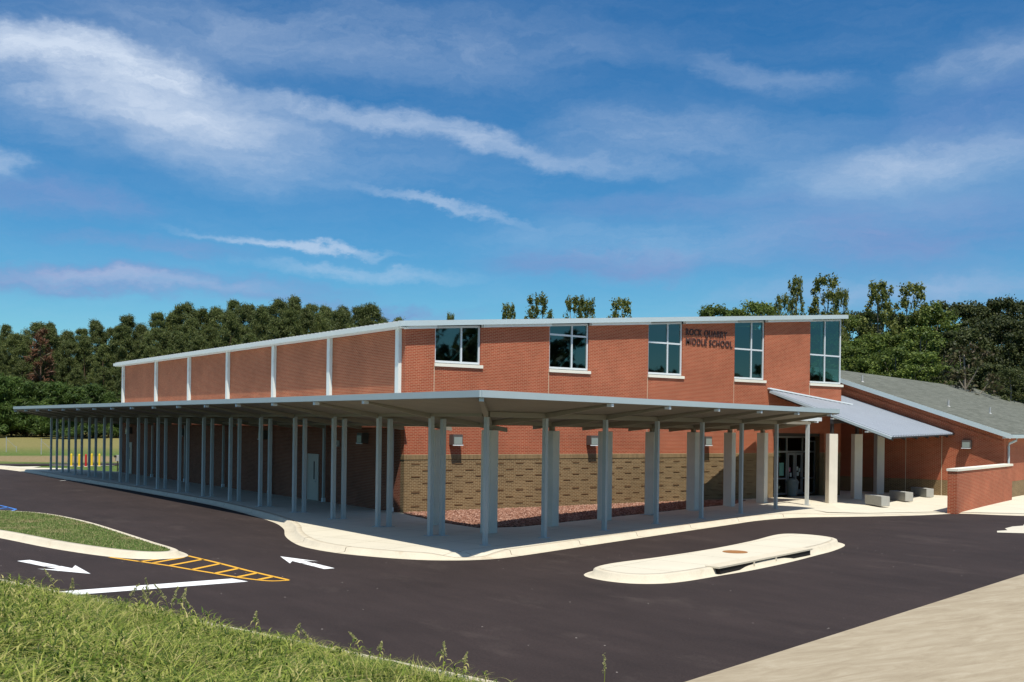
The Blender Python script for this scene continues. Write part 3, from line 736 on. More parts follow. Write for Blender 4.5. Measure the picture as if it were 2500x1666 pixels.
# windows
def window(i, a, b, trans):
    f = MB(); d0, d1 = .07, .16; w_ = .075
    zt = lambda x: RT(x)-.20
    f.box(a,d0,SILL,b,d1,SILL+.09)
    for (x0, x1) in ((a,a+w_),(b-w_,b),(a+WW*.59-w_/2,a+WW*.59+w_/2)):
        zpan(f, x0, x1, SILL+.09, zt(x0)-.09, zt(x1)-.09, d0, d1)
    zpan(f, a, b, zt(a)-.09, zt(a), zt(b), d0, d1)
    f.v[-8+1] = (b,d0,zt(b)-.09); f.v[-8+2] = (b,d1,zt(b)-.09)
    fo = f.build('window', M['frame_metal'], S1)
    if trans:
        tb = MB(); mx = a+WW*.59
        tb.box(a+w_,d0+.01,7.95,mx-w_/2,d1-.01,8.03); tb.box(mx+w_/2,d0+.01,7.95,b-w_,d1-.01,8.03); tb.build('transom_bar', M['frame_metal'], fo)
    gmb = MB(); gmb.raw([(a+.03,.12,SILL+.03),(b-.03,.12,SILL+.03),(b-.03,.12,zt(b)-.03),(a+.03,.12,zt(a)-.03)], [(0,1,2,3)])
    gmb.build('pane', M['window_glass'], fo)
    s_ = MB(); s_.box(a-.03,-.07,SILL-.165,b+.10,.25,SILL-.03); s_.build('sill', M['sill_stone'], fo)
    j = MB(); zb = 3.62 if i == 4 else 2.56
    j.box(a-.035,-.004,zb,a-.012,.02,SILL-.17); j.build('control_joint', M['joint_sealant'], S1)
    return fo
for i, (a, b) in enumerate(wins): wf = window(i, a, b, i > 0)
# glazing of the corner window's side
f = MB(); zt = RT(XR)-.22
f.box(XR-.075,.165,SILL,XR-.003,3.0,SILL+.09); f.box(XR-.075,.165,zt-.09,XR-.003,3.0,zt)
for y in (1.4, 2.92): f.box(XR-.075,y,SILL+.09,XR-.003,y+.07,zt-.09)
fo = f.build('window', M['frame_metal'], S1)
MB().raw([(XR-.04,.17,SILL+.05),(XR-.04,3.0,SILL+.05),(XR-.04,3.0,zt-.05),(XR-.04,.17,zt-.05)], [(0,1,2,3)]).build('pane', M['window_glass'], fo)
MB().box(XR-.28,.253,SILL-.165,XR+.07,3.05,SILL-.002).build('sill', M['sill_stone'], fo)
# interior shell behind the glass
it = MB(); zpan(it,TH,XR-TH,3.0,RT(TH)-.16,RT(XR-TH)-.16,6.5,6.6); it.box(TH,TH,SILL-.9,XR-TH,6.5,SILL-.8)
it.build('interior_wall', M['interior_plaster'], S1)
for (a, b) in wins[:2]:
    MB().bar((a-.6,1.2,8.0),(a+1.0,1.2,6.2),.07,.07).build('truss_brace', M['meter_paint'], S1); MB().bar((a+1.1,1.2,6.2),(a+3.0,1.2,8.0),.07,.07).build('truss_brace', M['meter_paint'], S1)
# storefront recessed behind the opening
D_ = 1.5
st = empty('storefront', (0,0,0)); st.parent = S1
f = MB(); w_ = .07
xs_ = [24.62, 25.66, 25.78, 26.98, 27.10, 27.9, 28.02, 28.5]
f.box(22.9,D_,.15,28.05,D_+.1,.25); f.box(22.9,D_,3.35,27.35,D_+.1,3.45); f.box(22.9,D_,2.52,28.05,D_+.1,2.62); f.box(22.9,D_,1.02,25.55,D_+.1,1.10); f.box(26.99,D_,1.02,28.05,D_+.1,1.10)
for x_ in (22.9,24.15,25.55,26.92,27.36,28.0): f.box(x_,D_-.004,.25,x_+w_,D_+.104,3.35 if x_ < 27.3 else 3.2)
f.box(27.43,D_,3.12,28.05,D_+.1,3.2)
f.build('storefront_frame', M['shaded_frame_metal'], st)
MB().raw([(22.9,D_+.05,.2),(28.05,D_+.05,.2),(28.05,D_+.05,3.4),(22.9,D_+.05,3.4)], [(0,1,2,3)]).build('storefront_glass', M['door_glass'], st)
for k, x0 in enumerate((25.64, 26.29)):
    dm = MB(); dm.box(x0,D_-.03,.17,x0+.11,D_+.02,2.5); dm.box(x0+.5,D_-.03,.17,x0+.61,D_+.02,2.5); dm.box(x0+.11,D_-.03,.17,x0+.5,D_+.02,.42); dm.box(x0+.11,D_-.03,2.38,x0+.5,D_+.02,2.5)
    do = dm.build('entrance_door', M['shaded_frame_metal'], st)
    MB().bar((x0+.16,D_-.08,1.08),(x0+.52,D_-.08,1.08),.04,.05).build('push_bar', M['dark_steel'], do)
pp = MB(); pp.box(24.95,D_-.012,1.22,25.32,D_-.004,1.95); pp.build('poster', M['paper_green'], st)
pp = MB(); pp.box(25.76,D_-.012,1.45,25.90,D_-.006,1.68); pp.build('pink_notice', M['paper_pink'], st)
for (xa, xb, za, zb) in ((25.84,26.0,1.15,1.38),(26.42,26.55,1.5,1.72),(26.60,26.74,1.42,1.64),(26.45,26.62,1.2,1.42)):
    MB().box(xa,D_-.012,za,xb,D_-.006,zb).build('white_notice', M['paper_white'], st)
MB().box(22.6,0.302,0,22.72,1.7,3.62).build('recess_side', M['brown_brick'], st); MB().box(28.06,.302,0,XR-TH-.002,1.7,3.62).build('recess_side', M['brown_brick'], st)
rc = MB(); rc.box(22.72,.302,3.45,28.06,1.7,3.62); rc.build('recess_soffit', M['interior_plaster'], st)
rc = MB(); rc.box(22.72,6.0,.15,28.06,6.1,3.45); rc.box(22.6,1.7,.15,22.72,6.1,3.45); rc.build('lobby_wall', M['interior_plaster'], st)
MB().box(25.2,.35,.156,27.0,1.3,.175).build('door_mat', M['mat_rubber'], st)
# left wall doors, downspouts
def side_door(y0, y1):
    d_ = MB(); d_.box(-.05,y0,.15,-.003,y0+.09,2.35); d_.box(-.05,y1-.09,.15,-.003,y1,2.35); d_.box(-.05,y0+.09,2.26,-.003,y1-.09,2.35)
    fr = d_.build('door', M['door_paint'], S1)
    lf = MB(); lf.box(-.035,y0+.09,.16,-.004,y1-.09,2.26); l_ = lf.build('door_leaf', M['door_paint'], fr)
    ym = y0+.42
    MB().box(-.042,ym,1.15,-.036,ym+.10,2.0).build('vision_pane', M['dark_void'], l_)
    MB().bar((-.08,y0+.2,1.05),(-.08,y0+.35,1.05),.03,.03).build('door_handle', M['galvanised'], l_)
side_door(8.0, 9.2); side_door(38.0, 38.9)
for y in (.63, 7.05, 13.4, 19.9, 26.3, 32.8):
    ds = MB(); ds.bar((-.22,y+.0,.35),(-.22,y,3.8),.10,.12,(0,1,0))
    o = ds.build('downspout', M['post_steel'], S1)
    b_ = MB(); b_.bar((-.22,y,.16),(-.22,y,.35),.14,.16,(0,1,0)); b_.build('drain_boot', M['bracket_metal'], o)

# lettering
def letters(text, x0, z0, width, h):
    cu = bpy.data.curves.new('txt', 'FONT'); cu.body = text; cu.size = h/.70; cu.extrude = .02; cu.offset = .007; cu.space_character = 1.12
    to = bpy.data.objects.new('txt', cu); C.objects.link(to); bpy.context.view_layer.update()
    me = bpy.data.meshes.new_from_object(to.evaluated_get(bpy.context.evaluated_depsgraph_get())); bpy.data.objects.remove(to)
    xs = [v.co.x for v in me.vertices]; k = width/(max(xs)-min(xs)); mn = min(xs)
    for v in me.vertices: v.co = Vector(((v.co.x-mn)*k, -v.co.z, v.co.y))
    me.materials.append(M['letter_metal']); o = bpy.data.objects.new('lettering', me); o.location = (x0,-.028,z0); return o
sg = empty('school_name_sign', (16.05,0,8.0)); tag(sg, 'dark metal letters reading ROCK QUARRY MIDDLE SCHOOL on the upper brick wall', 'sign')
for txt, z0, wd in (('ROCK QUARRY', 8.47, 2.95), ('MIDDLE SCHOOL', 8.01, 3.35)):
    o = letters(txt, 16.05, z0, wd, .32); C.objects.link(o); adopt(o, sg); o.name = 'lettering'

# ------------------------------------------------------------------ walkway canopy
K1 = empty('walkway_canopy', (0,0,0)); tag(K1, 'long low steel walkway canopy wrapping the corner on slim grey posts', 'canopy')
cornO = (-6.31,-14.97); XI = -.80
TE = 21.9
def cz(n): return 4.52-.12*(n+2.56)                 # underside of the deck at offset n from the front posts
def lz(x): return 4.52-.12*(x+6.31)*(6.56/5.51)     # same for the left run
cin = (XI, -6.51)
fR = cp(TE,-2.56); iR = cp(TE,4.0)
LE = 45.25
def deck(name, poly, zs, th, mat, parent, tsc=(1,0)):
    ob = MB().prism(poly, zs, [z+th for z in zs]).build(name, M[mat], parent); return ob
cin = (-1.42,-7.9); im = cp(8.5,3.45); iR = cp(TE,3.9)
FP = [cornO, fR, iR, im, cin]; FZ = [4.52,4.52,cz(3.9),cz(3.45),cz(2.83)]
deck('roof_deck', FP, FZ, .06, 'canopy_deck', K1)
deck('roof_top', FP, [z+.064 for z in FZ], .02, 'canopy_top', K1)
ribbed('canopy_deck_side', g(.24,.205,.15), 0, .2, .6, 0, .3)
LPY = [(-6.31,LE),cornO,cin,(-1.0,-2.9),(-.62,-.35),(-.03,-.35),(-.03,41.2),(-.8,42.5),(-.8,LE)]
LPZ = [4.52,4.52]+[4.52-(4.52-cz(4))*min(1,(p[0]+6.31)/5.3) for p in LPY[2:]]
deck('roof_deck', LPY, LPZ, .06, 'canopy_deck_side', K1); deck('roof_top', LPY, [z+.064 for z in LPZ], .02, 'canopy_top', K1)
# fascias
a_ = cp(-3.36,-2.60); b_ = cp(TE,-2.60)
MB().bar((a_[0]-.04,a_[1],4.615),(b_[0],b_[1],4.655),.05,.19).build('front_fascia', M['fascia_metal'], K1)
MB().bar((-6.345,-14.99,4.615),(-6.345,LE,4.69),.05,.185).build('side_fascia', M['fascia_metal'], K1)
e0 = cp(TE+.03,-2.6); e1 = cp(TE+.03,4.0)
MB().bar((e0[0],e0[1],4.62),(e1[0],e1[1],cz(4)+.1),.05,.17).build('end_fascia', M['fascia_metal'], K1)
MB().bar((-6.3,LE+.03,4.62),(XI,LE+.03,cz(4)+.1),.05,.17).build('end_fascia', M['fascia_metal'], K1)
i0 = cp(3.0,4.03); i1 = cp(TE,4.03)
MB().bar((im[0],im[1],cz(3.45)+.05),(iR[0],iR[1],cz(3.9)+.05),.05,.14).build('inner_fascia', M['beam_steel'], K1)
MB().bar((cin[0],cin[1],cz(2.83)+.05),(im[0],im[1],cz(3.45)+.05),.05,.14).build('inner_fascia', M['beam_steel'], K1)
MB().bar((cin[0],cin[1],cz(2.83)+.05),(-.62,-.38,cz(4)+.05),.05,.14).build('inner_fascia', M['beam_steel'], K1)
ts = [0.] + [3.03+3.6*k for k in range(6)]
def post(x, y, top, rot, par, wd=.15, dp=.19):
    p = MB(); c_, s_ = math.cos(rot), math.sin(rot)
    def q(u, v): return (x+u*c_-v*s_, y+u*s_+v*c_)
    p.prism([q(-wd/2,-dp/2),q(wd/2,-dp/2),q(wd/2,dp/2),q(-wd/2,dp/2)], .0, top)
    h_ = max(wd,dp)/2+.07; p.prism([q(-h_,-h_),q(h_,-h_),q(h_,h_),q(-h_,h_)], .14, .168)
    return p.build('post', M['post_steel'], par)
RA = math.atan2(dF[1], dF[0])
for t_ in ts: 
    q = cp(t_, 0); pw_ = .12 if t_ == 0 else .14; post(q[0], q[1], 4.04, RA, K1, pw_, pw_)
PIER = .42
def pier(x, y, rot, par, top=3.63, s_=PIER):
    c_, n_ = math.cos(rot), math.sin(rot); h = s_/2
    def q(u, v): return (x+u*c_-v*n_, y+u*n_+v*c_)
    return MB().prism([q(-h,-h),q(h,-h),q(h,h),q(-h,h)], .0, top).build('concrete_pier', M['pier_concrete'], par, bevel=.012)
for k in range(7):
    q = cp(3.03+3.6*k+.05, 2.36); pier(q[0], q[1], RA, K1)
    MB().prism([(q[0]-.08,q[1]-.08),(q[0]+.08,q[1]-.08),(q[0]+.08,q[1]+.08),(q[0]-.08,q[1]+.08)], 3.63, 3.80).build('pier_bearing', M['beam_steel'], K1)
pier(-1.5,-5.0,0,K1)
# cross beams front
def cross(p_out, p_mid, p_in, z0, z1, z2, wd=.12):
    """tapered beam: underside given by z0,z1,z2; top follows the deck"""
    P = [np.array(p_out), np.array(p_mid), np.array(p_in)]; d_ = P[2]-P[0]; d_ /= np.linalg.norm(d_); n_ = np.array([-d_[1],d_[0]])*wd/2
    mb = MB(); V = []
    tops = [4.515, 4.515-.12*0, 0]
    return P, n_
def beam(p_out, p_in, zo_t, zi_t, dep_o, dep_m, fr, par, wd=.12):
    a = np.array(p_out, float); b = np.array(p_in, float); d_ = b-a; L = np.linalg.norm(d_); d_ /= L; n_ = np.array([-d_[1],d_[0]])*wd/2
    m_ = a+d_*L*fr; zm = zo_t+(zi_t-zo_t)*fr
    V = []
    for P, zt_, dp in ((a,zo_t,dep_o),(m_,zm,dep_m),(b,zi_t,dep_m*.85)):
        V += [(P[0]-n_[0],P[1]-n_[1],zt_-dp),(P[0]+n_[0],P[1]+n_[1],zt_-dp),(P[0]+n_[0],P[1]+n_[1],zt_),(P[0]-n_[0],P[1]-n_[1],zt_)]
    F = [(0,3,2,1),(8,9,10,11)]
    for s in (0,4): F += [(s,s+1,s+5,s+4),(s+1,s+2,s+6,s+5),(s+2,s+3,s+7,s+6),(s+3,s,s+4,s+7)]
    return MB().raw(V, F).build('cross_beam', M['beam_steel'], par)
def tip(p, d_, z, par):
    a = np.array(p, float); d_ = np.array(d_, float)/np.linalg.norm(d_)
    q = a-d_*.02; r = a+d_*.16
    return MB().bar((q[0],q[1],z-.035),(r[0],r[1],z-.035),.13,.10).build('beam_bracket', M['bracket_metal'], par)
for t_ in ts[1:]:
    ni = 2.83+.62*min(1,max(0,(t_-2.5)/6))+.3*max(0,(t_-8.5)/13.4)-.1; bm_ = beam(cp(t_,-2.50), cp(t_,ni), 4.50, cz(ni)-.012, .05, .17, 2.5/(ni+2.5), K1); tip(cp(t_,-2.56), nF, 4.50, K1)
beam((cornO[0]+.15,cornO[1]+.22), (-1.50,-8.42), 4.50, cz(2.36)-.012, .05, .17, .50, K1, .14); tip((cornO[0]+.1,cornO[1]+.12), np.array(cin)-np.array(cornO), 4.50, K1)
# left run: outer posts and inner posts
LY = [-8.36+3.561*i for i in range(16)]
for i, y in enumerate(LY):
    post(-3.80, y, 4.06, 0, K1, .13, .17); post(-3.43, y-.14, 3.99, 0, K1, .13, .17)
    beam((-6.25,y), (XI+.02,y), 4.50, cz(4)-.012, .05, .17, .46, K1); tip((-6.31,y), (1,0), 4.50, K1)
# longitudinal beams
q0 = cp(.08,0); q1 = cp(21.2,0)
MB().bar((q0[0],q0[1],4.125),(q1[0],q1[1],4.125),.12,.165).build('edge_beam', M['beam_steel'], K1)
MB().bar((-3.80,-11.4,4.135),(-3.80,45.1,4.135),.12,.15).build('edge_beam', M['beam_steel'], K1)
q0 = cp(2.6,2.36); q1 = cp(21.6,2.36)
MB().bar((q0[0],q0[1],3.875),(q1[0],q1[1],3.875),.12,.14).build('inner_beam', M['beam_steel'], K1)
MB().bar((-1.5,-8.4,3.80),(-1.5,45.1,3.80),.12,.14).build('inner_beam', M['beam_steel'], K1)

# lower link canopy before the entrance
K2 = empty('link_canopy', (0,0,0)); tag(K2, 'short lower steel canopy between the walkway canopy and entrance', 'canopy')
lp = [cp(21.2,.34), cp(27.1,.34), cp(27.1,3.7), cp(21.2,4.0)]
deck('roof_deck', lp, [4.25,4.25,3.86,3.83], .06, 'canopy_deck', K2)
a_ = cp(21.2,.31); b_ = cp(27.12,.31)
MB().bar((a_[0],a_[1],4.34),(b_[0],b_[1],4.34),.05,.18).build('front_fascia', M['bracket_metal'], K2)
q = cp(24.72,.1+.0); 
q = cp(24.63,0); post(q[0], q[1], 4.06, RA, K2, .15, .15)
q0 = cp(21.4,0.02); q1 = cp(24.9,0.02)
MB().bar((q0[0],q0[1],4.12),(q1[0],q1[1],4.12),.12,.12).build('edge_beam', M['beam_steel'], K2)
beam(cp(24.63,.02), cp(24.63,3.7), 4.24, 3.85, .10, .16, .4, K2); tip(cp(26.6,.30), nF, 4.25, K2)
beam(cp(26.6,.35), cp(26.6,3.7), 4.24, 3.85, .05, .16, .5, K2)

# ------------------------------------------------------------------ entrance canopy (ribbed purple-grey sheet)
K3 = empty('entrance_canopy', (0,0,0)); tag(K3, 'sloping canopy of ribbed lilac-grey metal over the school entrance', 'canopy')
def pz(x, y): return 3.72+.337*((x-34.4)*(-.2837)+(y+3.14)*.959)
PA, PB, PC_, PD = (22.24,-.03), (22.85,-7.17), (34.42,-3.2), (32.62,3.05)
poly = [PA, PB, PC_, PD, (28.45,3.05), (28.45,-.03)]
bz = [pz(*p) for p in poly]
MB().prism(poly, [z-.03 for z in bz], bz).build('roof_sheet', M['purple_roof'], K3)
rb = MB()
ed = np.array(PC_)-np.array(PB); eL = np.linalg.norm(ed); ed /= eL; wdir = np.array([-.2837,.959])
nr = 27
for k in range(nr):
    s_ = (k+.5)/nr; a = np.array(PB)+(np.array(PC_)-np.array(PB))*s_
    far_ = np.array(PA)+(np.array(PD)-np.array(PA))*s_
    if s_ < .62:
        dirv = far_-a; u = min(1., (-.03-a[1])/dirv[1]) if dirv[1] > 0 else 1.
        if a[0]+dirv[0]*u > 28.4: u = 1.
        far_ = a+dirv*u*.998
    rb.bar((a[0],a[1],pz(*a)+.018),(far_[0],far_[1],pz(*far_)+.025),.12,.08)
rb.build('roof_ribs', M['purple_roof'], K3)
MB().bar((22.15,-.10,pz(22.15,-.1)+.12),(29.2,-.10,pz(29.2,-.1)+.10),.16,.07).build('flashing', M['bracket_metal'], K3)
ee = MB(); ee.bar((PA[0]-.03,PA[1]-.1,pz(*PA)-.07),(PB[0]-.03,PB[1],pz(*PB)-.07),.05,.12); ee.build('rake_edge', M['fascia_metal'], K3)
ee = MB(); ee.bar((PB[0],PB[1]-.03,pz(*PB)-.05),(PC_[0],PC_[1]-.03,pz(*PC_)-.05),.05,.07); ee.build('eave_edge', M['dark_steel'], K3)
for s_ in (.06,.24,.42,.60,.78,.95):
    a = np.array(PB)+(np.array(PC_)-np.array(PB))*s_+wdir*.15; far_ = np.array(PA)+(np.array(PD)-np.array(PA))*s_
    if s_ < .6:
        dv = far_-a; u = (-.08-a[1])/dv[1]; far_ = a+dv*min(1,u)
    MB().bar((a[0],a[1],pz(*a)-.16),(far_[0],far_[1],pz(*far_)-.16),.12,.20).build('rafter', M['dark_steel'], K3)
for (x_, y_) in ((22.62,-3.85),(26.75,-2.3),(31.6,-.25)):
    pier(x_, y_, math.radians(-28), K3, 3.62, .45)
    MB().box(x_-.07,y_-.07,3.62,x_+.07,y_+.07,pz(x_,y_)-.24).build('steel_stub', M['dark_steel'], K3)
a = (22.45,-3.95); b = (33.2,.35)
MB().bar((a[0],a[1],pz(*a)-.36),(b[0],b[1],pz(*b)-.36),.14,.24).build('main_beam', M['dark_steel'], K3)
for s_ in (.30,.55,.82):
    x_, y_ = PA[0]+(PB[0]-PA[0])*s_, PA[1]+(PB[1]-PA[1])*s_
    MB().bar((x_-.14,y_,pz(x_,y_)-.20),(x_+.3,y_,pz(x_,y_)-.20),.14,.07).build('purlin_end', M['meter_paint'], K3)

# ------------------------------------------------------------------ classroom wing
WA = np.array([32.55,3.14]); wd_ = np.array([-.2837,.959]); Kc = np.array([35.18,-5.82])
WG = empty('classroom_wing', (Kc[0],Kc[1],0), RA); tag(WG, 'low brick classroom wing with grey shingle roof at right', 'building')
# local axes of the wing: x along its front (to the right), y back
def loc_build(mb, name, mat, parent=WG, **kw): return mb.build(name, M[mat], parent, **kw)
LW = 18.0; LD = 14.2; EZ = 3.80; SLP = .337
ZR = lambda y: EZ+SLP*y
w1 = MB()
w1.raw([(0,.0,1.02),(0,.3,1.02),(.3,.3,1.02),(.3,0,1.02)], [])
m_ = MB(); m_.raw([(0,.3,1.02),(.3,.3,1.02),(.3,LD,1.02),(0,LD,1.02),(0,.3,ZR(.3)-.05),(.3,.3,ZR(.3)-.05),(.3,LD,ZR(LD)-.05),(0,LD,ZR(LD)-.05)],
                  [(0,3,2,1),(4,5,6,7),(0,1,5,4),(1,2,6,5),(2,3,7,6),(3,0,4,7)])
loc_build(m_, 'gable_wall', 'red_brick')
m_ = MB(); m_.box(0,0,1.02,40,.3,EZ-.02); loc_build(m_, 'front_wall', 'red_brick')
m_ = MB(); m_.box(.003,.003,-.02,40,.297,1.02); m_.box(.003,.3,-.02,.297,LD,1.02); loc_build(m_, 'wall_base', 'brown_brick')
OH = .42
def wroof(x0, x1, y0, y1, th, dz=0):
    return MB().raw([(x0,y0,ZR(y0)+dz),(x1,y0,ZR(y0)+dz),(x1,y1,ZR(y1)+dz),(x0,y1,ZR(y1)+dz),(x0,y0,ZR(y0)+dz+th),(x1,y0,ZR(y0)+dz+th),(x1,y1,ZR(y1)+dz+th),(x0,y1,ZR(y1)+dz+th)],
                    [(0,3,2,1),(4,5,6,7),(0,1,5,4),(1,2,6,5),(2,3,7,6),(3,0,4,7)])
rs = wroof(-OH, 40, -OH, 12.0, .05, .02); rr = loc_build(rs, 'roof', 'shingle')
rs = wroof(-OH-.05, -OH, -OH-.02, 12.0, .27, -.20); loc_build(rs, 'rake_board', 'fascia_metal')
rs = wroof(-OH, -.003, -OH, 12.0, .03, -.06); loc_build(rs, 'rake_soffit', 'eave_metal')
rs = wroof(-.05, .0, -.0, 12.0, .20, -.70); loc_build(rs, 'sloped_brick_course', 'red_brick')
m_ = MB(); m_.box(-OH-.05,-OH-.14,EZ-.30,40,-OH-.02,EZ-.10); loc_build(m_, 'gutter', 'fascia_metal')
m_ = MB(); m_.box(-OH,-OH,EZ-.31,40,-.003,EZ-.27); loc_build(m_, 'soffit', 'eave_metal')
ds = MB(); ds.tube([(.78,-.48,EZ-.30),(.78,-.46,EZ-.42),(.60,-.12,EZ-.62),(.60,-.10,EZ-.8),(.60,-.10,.3)], [.065]*5, 8)
d0 = loc_build(ds, 'downspout', 'fascia_metal'); m_ = MB(); m_.tube([(.60,-.10,.02),(.60,-.10,.3)], [.10,.10], 10); loc_build(m_, 'drain_boot', 'fascia_metal', d0)
for (lx, ly) in ((2.6,9.0),(5.6,4.6),(11.5,3.6)):
    z_ = ZR(ly)+.05; o = MB().tube([(lx,ly,z_-.1),(lx,ly,z_+.42)], [.06,.06], 10); o = loc_build(o, 'vent_pipe', 'galvanised', rr)
    MB().tube([(lx,ly,z_-.06),(lx,ly,z_+.05)], [.16,.08], 10).build('pipe_flashing', M['galvanised'], rr)
for y_ in (5.6, 3.0, .95):
    m_ = MB(); m_.box(-.006,9.4-y_*1.0-2.0 if 0 else y_+2.4,.1,.01,y_+2.43,3.7+.2*y_); loc_build(m_, 'control_joint', 'joint_sealant')

# free-standing screen wall
fa = np.array([23.36,-10.3]); fb = np.array([34.75,-6.55]); fd = fb-fa; fL = float(np.linalg.norm(fd)); fa_ = math.atan2(fd[1], fd[0])
sw_ = empty('screen_wall', (float(fa[0]),float(fa[1]),0), fa_); tag(sw_, 'low free-standing red brick wall with pale stone cap', 'wall')
MB().box(0,0,-.02,fL,.42,1.97).build('brickwork', M['red_brick'], sw_)
MB().box(-.05,-.05,1.97,fL,.47,2.09).build('cap', M['sill_stone'], sw_, bevel=.01)

# ------------------------------------------------------------------ wall lights
def wall_light(loc, rz, label, group='box lights on the school walls'):
    o = empty('wall_light', loc, rz); tag(o, label, 'light', group)
    m_ = MB(); m_.raw([(-.24,0,-.22),(.24,0,-.22),(.24,0,.24),(-.24,0,.24),(-.24,-.34,-.20),(.24,-.34,-.20),(.24,-.33,.24),(-.24,-.33,.24)], [(0,1,2,3),(4,7,6,5),(0,4,5,1),(1,5,6,2),(2,6,7,3),(3,7,4,0)])
    m_.build('housing', M['lamp_housing'], o, bevel=.012)
    m_ = MB(); m_.raw([(-.20,-.346,-.17),(.20,-.346,-.17),(.20,-.342,.13),(-.20,-.342,.13),(-.20,-.30,-.17),(.20,-.30,-.17),(.20,-.30,.13),(-.20,-.30,.13)], [(0,3,2,1),(4,5,6,7),(0,1,5,4),(1,2,6,5),(2,3,7,6),(3,0,4,7)])
    m_.build('lens', M['lamp_lens'], o); 
    m_ = MB(); m_.box(-.25,-.36,-.235,.25,-.30,-.195); m_.build('lip', M['bracket_metal'], o); return o
wall_light((2.42,0,3.17), 0, 'box light on sunny front wall nearest the building corner')
wall_light((9.95,0,3.17), 0, 'box light midway along the sunlit front wall')
wall_light((17.45,0,3.17), 0, 'box light on front wall beside the shadow, nearest the entrance')
wall_light((0,3.35,3.17), -math.pi/2, 'box light in shade on side wall, nearest the corner')
wall_light((0,14.4,3.17), -math.pi/2, 'box light in shade on side wall, second from the corner')
wall_light((0,26.8,3.17), -math.pi/2, 'box light in shade on side wall, third from the corner')
wall_light((0,38.3,3.17), -math.pi/2, 'box light in shade at the far end of the side wall')
lw_ = Kc + wd_*1.95
wall_light((float(lw_[0]),float(lw_[1]),3.1), RA-math.pi/2, 'box light on the classroom wing gable above the screen wall')
al = empty('alarm_box', (0,6.0,2.9), -math.pi/2); tag(al, 'small grey alarm bell box on shaded wall near the door', 'alarm')
MB().box(-.14,-.12,-.14,.14,0,.14).build('housing', M['meter_paint'], al, bevel=.01); MB().tube([(0,-.12,0),(0,-.16,0)], [.10,.07], 14).build('bell', M['lamp_housing'], al)
hb_ = Kc + wd_*8.3
hb = empty('hose_bib', (float(hb_[0])-.02,float(hb_[1]),.75), RA-math.pi/2); tag(hb, 'small pale hose tap low on the shaded wing wall', 'tap')
MB().box(-.07,-.03,-.08,.07,0,.08).build('plate', M['galvanised'], hb); MB().tube([(0,-.03,0),(0,-.12,0),(0,-.14,-.06)], [.02,.02,.018], 8).build('spout', M['galvanised'], hb)

# ------------------------------------------------------------------ benches and bin
def bench(x, y, label):
    o = empty('concrete_bench', (x,y,.15), math.radians(-28)); tag(o, label, 'bench', 'concrete block benches by the entrance')
    MB().box(0,0,0,.44,1.75,.47).build('block', M['bench_concrete'], o, bevel=.012)
    MB().box(.0,.86,.466,.44,.875,.474).build('joint', M['lamp_housing'], o); return o
bench(22.72,-6.72, 'concrete block bench nearest the road and the last lit pier')
bench(27.05,-5.10, 'middle concrete block bench of the three')
bench(31.45,-3.45, 'concrete block bench nearest the wing wall and screen wall')
tb_ = empty('trash_can', (25.15,.72,.15)); tag(tb_, 'grey plastic trash can in front of the entrance doors', 'trash can')
MB().tube([(0,0,0),(0,0,.72)], [.27,.33], 20).build('body', M['bin_plastic'], tb_, smooth=False)
MB().tube([(0,0,.72),(0,0,.78),(0,0,.80)], [.36,.37,.34], 20).build('rim', M['bin_plastic'], tb_)
MB().tube([(0,0,.80),(0,0,.92),(0,0,.97)], [.33,.26,.10], 20).build('lid', M['bin_plastic'], tb_, smooth=True)

# small drain label plate in bed
dp_ = MB().box(8.0,-5.75,.19,8.75,-5.6,.215).build('drain_grate', M['galvanised']); tag(dp_, 'small metal grate lying in the shaded stone bed', 'grate')

# ------------------------------------------------------------------ bollards, meter, posts beyond the walkway
def bollard(x, y, mat, label, s=1.):
    o = empty('bollard', (x,y,0)); tag(o, label, 'bollard', 'pipe bollards beyond the walkway end')
    MB().tube([(0,0,0),(0,0,.98),(0,0,1.04),(0,0,1.07)], [.085,.085,.065,.02], 12).build('pipe', M[mat], o, smooth=False)
    MB().tube([(0,0,0),(0,0,.05)], [.16,.15], 12).build('footing', M['kerb_concrete'], o); return o
bollard(.23,56.1,'bollard_yellow','leftmost yellow pipe bollard past the canopy end')
bollard(.64,55.2,'bollard_yellow','yellow pipe bollard just left of the red one')
bollard(1.0,54.5,'bollard_red','red pipe bollard among the yellow ones')
bollard(1.9,56.2,'bollard_yellow','yellow pipe bollard mostly hidden by a canopy post right of the red one')
bollard(2.34,55.5,'bollard_yellow','rightmost yellow pipe bollard, nearest the meter')
mtb = empty('electric_meter', (.55,43.6,0)); tag(mtb, 'grey electric meter box on a stand beside the building end', 'meter')
MB().tube([(0,0,0),(0,0,1.15)], [.04,.04], 8).build('stand_pipe', M['dark_steel'], mtb)
MB().box(-.12,-.10,.85,.22,.12,1.30).build('cabinet', M['meter_paint'], mtb, bevel=.01)
MB().tube([(.1,-.05,.85),(.16,-.08,.5),(.06,-.08,.25),(.14,-.05,.02)], [.035]*4, 8).build('conduit', M['dark_steel'], mtb)
MB().box(-.25,-.1,1.12,-.10,.10,1.28).build('disconnect', M['dark_steel'], mtb)
def fpost(x, y, label):
    z = float(terrain_h(np.array(x), np.array(y)))
    o = empty('fence_post', (x,y,z)); tag(o, label, 'fence post', 'bare fence posts standing in the field')
    MB().tube([(0,0,-.05),(0,0,1.75),(0,0,1.80)], [.04,.04,.06], 8).build('pole', M['galvanised'], o)
    MB().bar((.03,0,1.5),(1.05,0,.55),.03,.03).build('brace', M['galvanised'], o)
    MB().tube([(1.08,0,-.05),(1.08,0,.70)], [.035,.035], 8).build('stake', M['galvanised'], o)
fpost(2.5,96.0,'braced metal fence post in the field at the very left')
